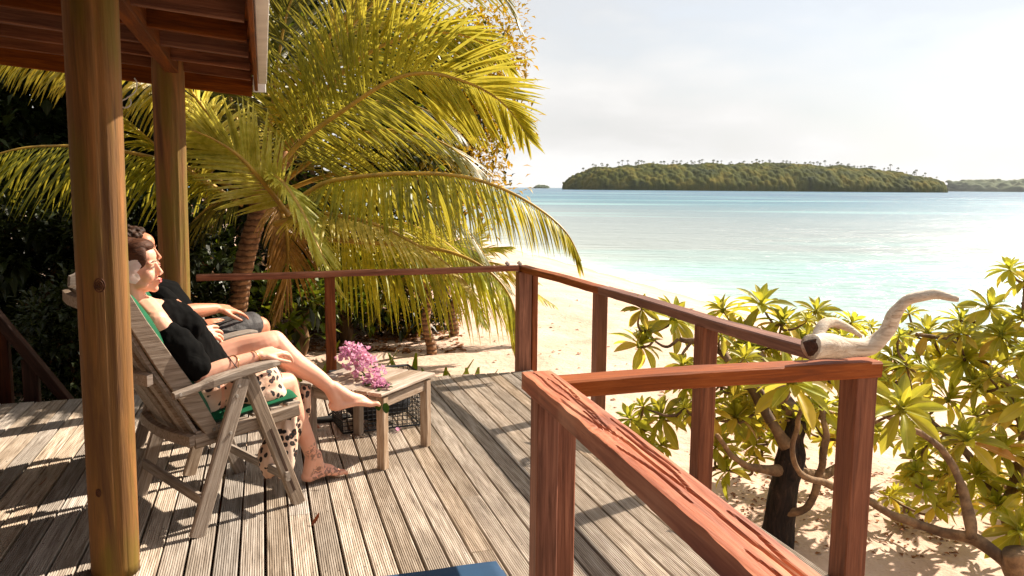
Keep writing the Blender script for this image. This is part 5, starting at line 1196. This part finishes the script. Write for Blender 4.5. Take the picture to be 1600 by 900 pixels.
def shore_tree(lab, base, limbs, ros, seed, yc, nsingle, extra, tr):
    r = random.Random(seed); root = thing('shore_tree', lab, 'tree', base); nodes = []
    b = MB(); P_ = spl(tr[0], 8); n = len(P_); b.tube(P_, lerpr(tr[1], n), 14); knob(b, .022, 9); b.build('trunk', tr[2], root, True)
    nodes += [(p, 0) for p in P_[n // 3:]]
    for pts, rad in limbs:
        q = spl(pts, 7); b = MB(); b.tube(q, lerpr(rad, len(q)), 9); knob(b, .012, 11); b.build('limb', M_cb, root, True); nodes += [(p, 0) for p in q[2:]]
    R_ = [(at(px, py, y), rad / 1250 * y) for px, py, rad, y in ros]
    for (x0, y0, x1, y1, ya, yb, k) in extra:
        for _ in range(k): y = r.uniform(ya, yb); R_.append((at(r.uniform(x0, x1), r.uniform(y0, y1), y), r.uniform(.08, .12)))
    order = sorted(range(len(R_)), key=lambda i: min((R_[i][0] - p).length for p, _ in nodes))
    big = set(sorted(range(len(R_)), key=lambda i: -R_[i][1])[:nsingle])
    for i in order:
        c_, rad = R_[i]; j = min(range(len(nodes)), key=lambda k: (nodes[k][0] - c_).length + .25 * max(0, nodes[k][0].z - c_.z)); s_ = nodes[j][0]
        dlt = c_ - s_; side = V((r.gauss(0, .1), r.gauss(0, .1), -.10 - .12 * r.random())) * dlt.length * 1.3
        q = spl([s_, s_ + dlt * .3 + side, s_ + dlt * .7 + side * .9 + V((r.gauss(0, .02), r.gauss(0, .02), 0)), c_], 5); m = len(q)
        rr0 = .008 + .010 * min(1, dlt.length); b = MB(); b.tube(q, lerpr([rr0, rr0 * .8, .007, .0065], m), 7); knob(b, .004, 18); b.build('twig', M_cb, root, True)
        nodes += [(p, 1) for p in q[3::2]]
        out = ((q[-1] - q[-3]).normalized() * .6 + V((0, -.25, .75)) + rdir(r) * .25).normalized(); rosette(root, c_, out, rad * 1.12, r, i in big)
    return root
b1 = onz(1213, 852, -.5); b1.z = sz(b1.x, b1.y)
y = b1.y
shore_tree('crooked shore tree with a black trunk, seen between the two right railing posts', b1,
 [([at(1232, 700, y - .05), at(1200, 650, y), at(1168, 600, y + .1), at(1120, 545, y + .3), at(1060, 530, y + .4)], [.035, .028, .02, .014]),
  ([at(1228, 735, y), at(1185, 733, y - .1), at(1150, 718, y - .15), at(1120, 680, y - .2)], [.036, .024, .016, .010]),
  ([at(1235, 735, y), at(1290, 742, y + .1), at(1330, 705, y + .2), at(1345, 640, y + .4)], [.038, .026, .018, .012]),
  ([at(1225, 800, y - .05), at(1262, 792, y - .1), at(1280, 740, y - .1), at(1290, 680, y - .1), at(1282, 620, y)], [.02, .022, .02, .018, .012]),
  ([at(1240, 650, y), at(1215, 600, y + .2), at(1180, 545, y + .4)], [.04, .03, .018])],
 [(1000,540,48,4.6),(1052,500,52,4.7),(985,655,40,4.3),(1035,652,48,4.35),(1130,485,40,4.9),(1190,478,56,4.7),(1222,505,46,4.6),(1275,488,42,4.8),(1330,505,34,4.9),
  (1160,560,46,4.5),(1105,640,52,4.2),(1150,652,50,4.2),(1185,612,48,4.2),(1238,600,72,3.6),(1118,700,44,4.1),(1140,735,38,4.1),(1080,600,36,4.5),(1290,545,48,4.4),(1285,640,46,4.1),
  (1330,650,40,4.3),(1240,655,40,4.1),(1205,540,48,4.6),(1155,520,42,4.7),(1250,530,44,4.7),(1300,580,44,4.3),(1125,580,40,4.5),(1360,600,50,4.6),(1070,640,36,4.4)],
 3, 4.5, 17, [(990, 480, 1190, 740, 4.0, 4.7, 26), (1090, 500, 1380, 700, 4.3, 5.4, 80)],
 ([b1 + V((0, 0, -.15)), at(1218, 800, y), at(1228, 750, y), at(1238, 700, y), at(1242, 655, y)], [.095, .078, .072, .066, .045], M_bb))
b2 = onz(1610, 945, -.5); b2.z = sz(b2.x, b2.y); y = b2.y
shore_tree('spreading shore tree with long pale limbs at the right edge of the photo', b2,
 [([at(1590, 895, y), at(1530, 845, y + .1), at(1460, 828, y + .2), at(1395, 805, y + .25), at(1350, 778, y + .3), at(1290, 755, y + .3), at(1247, 735, y + .25), at(1240, 690, y + .2), at(1252, 640, y + .2)], [.032, .027, .023, .021, .019, .018, .016, .013, .010]),
  ([at(1590, 895, y), at(1570, 800, y + .3), at(1520, 720, y + .6), at(1460, 660, y + .8), at(1400, 600, y + 1.0)], [.032, .026, .020, .015, .010]),
  ([at(1520, 842, y + .1), at(1505, 770, y + .2), at(1470, 700, y + .3), at(1370, 640, y + .3)], [.025, .022, .018, .012]),
  ([at(1570, 800, y + .3), at(1600, 690, y + .5), at(1570, 600, y + .8), at(1500, 540, y + 1.0), at(1430, 520, y + 1.1)], [.03, .026, .021, .016, .010]),
  ([at(1605, 690, y + .5), at(1640, 560, y + .6), at(1600, 470, y + .7)], [.03, .025, .014])],
 [(1578,422,34,4.4),(1545,482,46,4.5),(1500,500,36,4.6),(1450,520,44,4.7),(1508,560,50,4.4),(1440,580,48,4.6),(1565,525,48,4.3),(1600,560,46,4.2),(1408,640,76,3.5),(1530,605,46,4.3),
  (1585,640,48,4.1),(1512,690,60,3.9),(1455,690,40,4.3),(1565,705,54,3.9),(1598,765,56,3.8),(1525,745,48,3.9),(1442,765,34,4.0),(1592,830,56,3.6),(1480,625,44,4.4),(1355,575,44,4.6),
  (1420,490,30,4.9),(1540,545,44,4.5),(1395,560,40,4.7),(1600,500,44,4.3),(1560,660,44,4.2),(1480,740,36,4.1),(1560,790,46,3.8),(1620,620,60,3.9),(1640,700,60,3.8),(1470,560,40,4.7),(1600,440,34,4.4),(1430,720,32,4.3)],
 4, 4.3, 18, [(1390, 510, 1640, 800, 4.1, 5.2, 70), (1600, 480, 1900, 850, 3.6, 4.6, 16)],
 ([b2 + V((0, 0, -.15)), at(1602, 915, y), at(1592, 890, y), at(1585, 860, y)], [.10, .08, .07, .055], M_cb))
# ================================================================= AIR
t = NT('sea_air'); t.t.nodes.remove(t.p)
pv = t.n('ShaderNodeVolumePrincipled', {'Color': (.86, .90, .95, 1), 'Density': .000032, 'Anisotropy': .3}); t.l(pv.outputs[0], t.out.inputs['Volume'])
b = MB(); b.box((0, 10900, 35), 30200, 22800, 82); hz_ = b.build('haze', t.m); tag(hz_, kind='stuff')
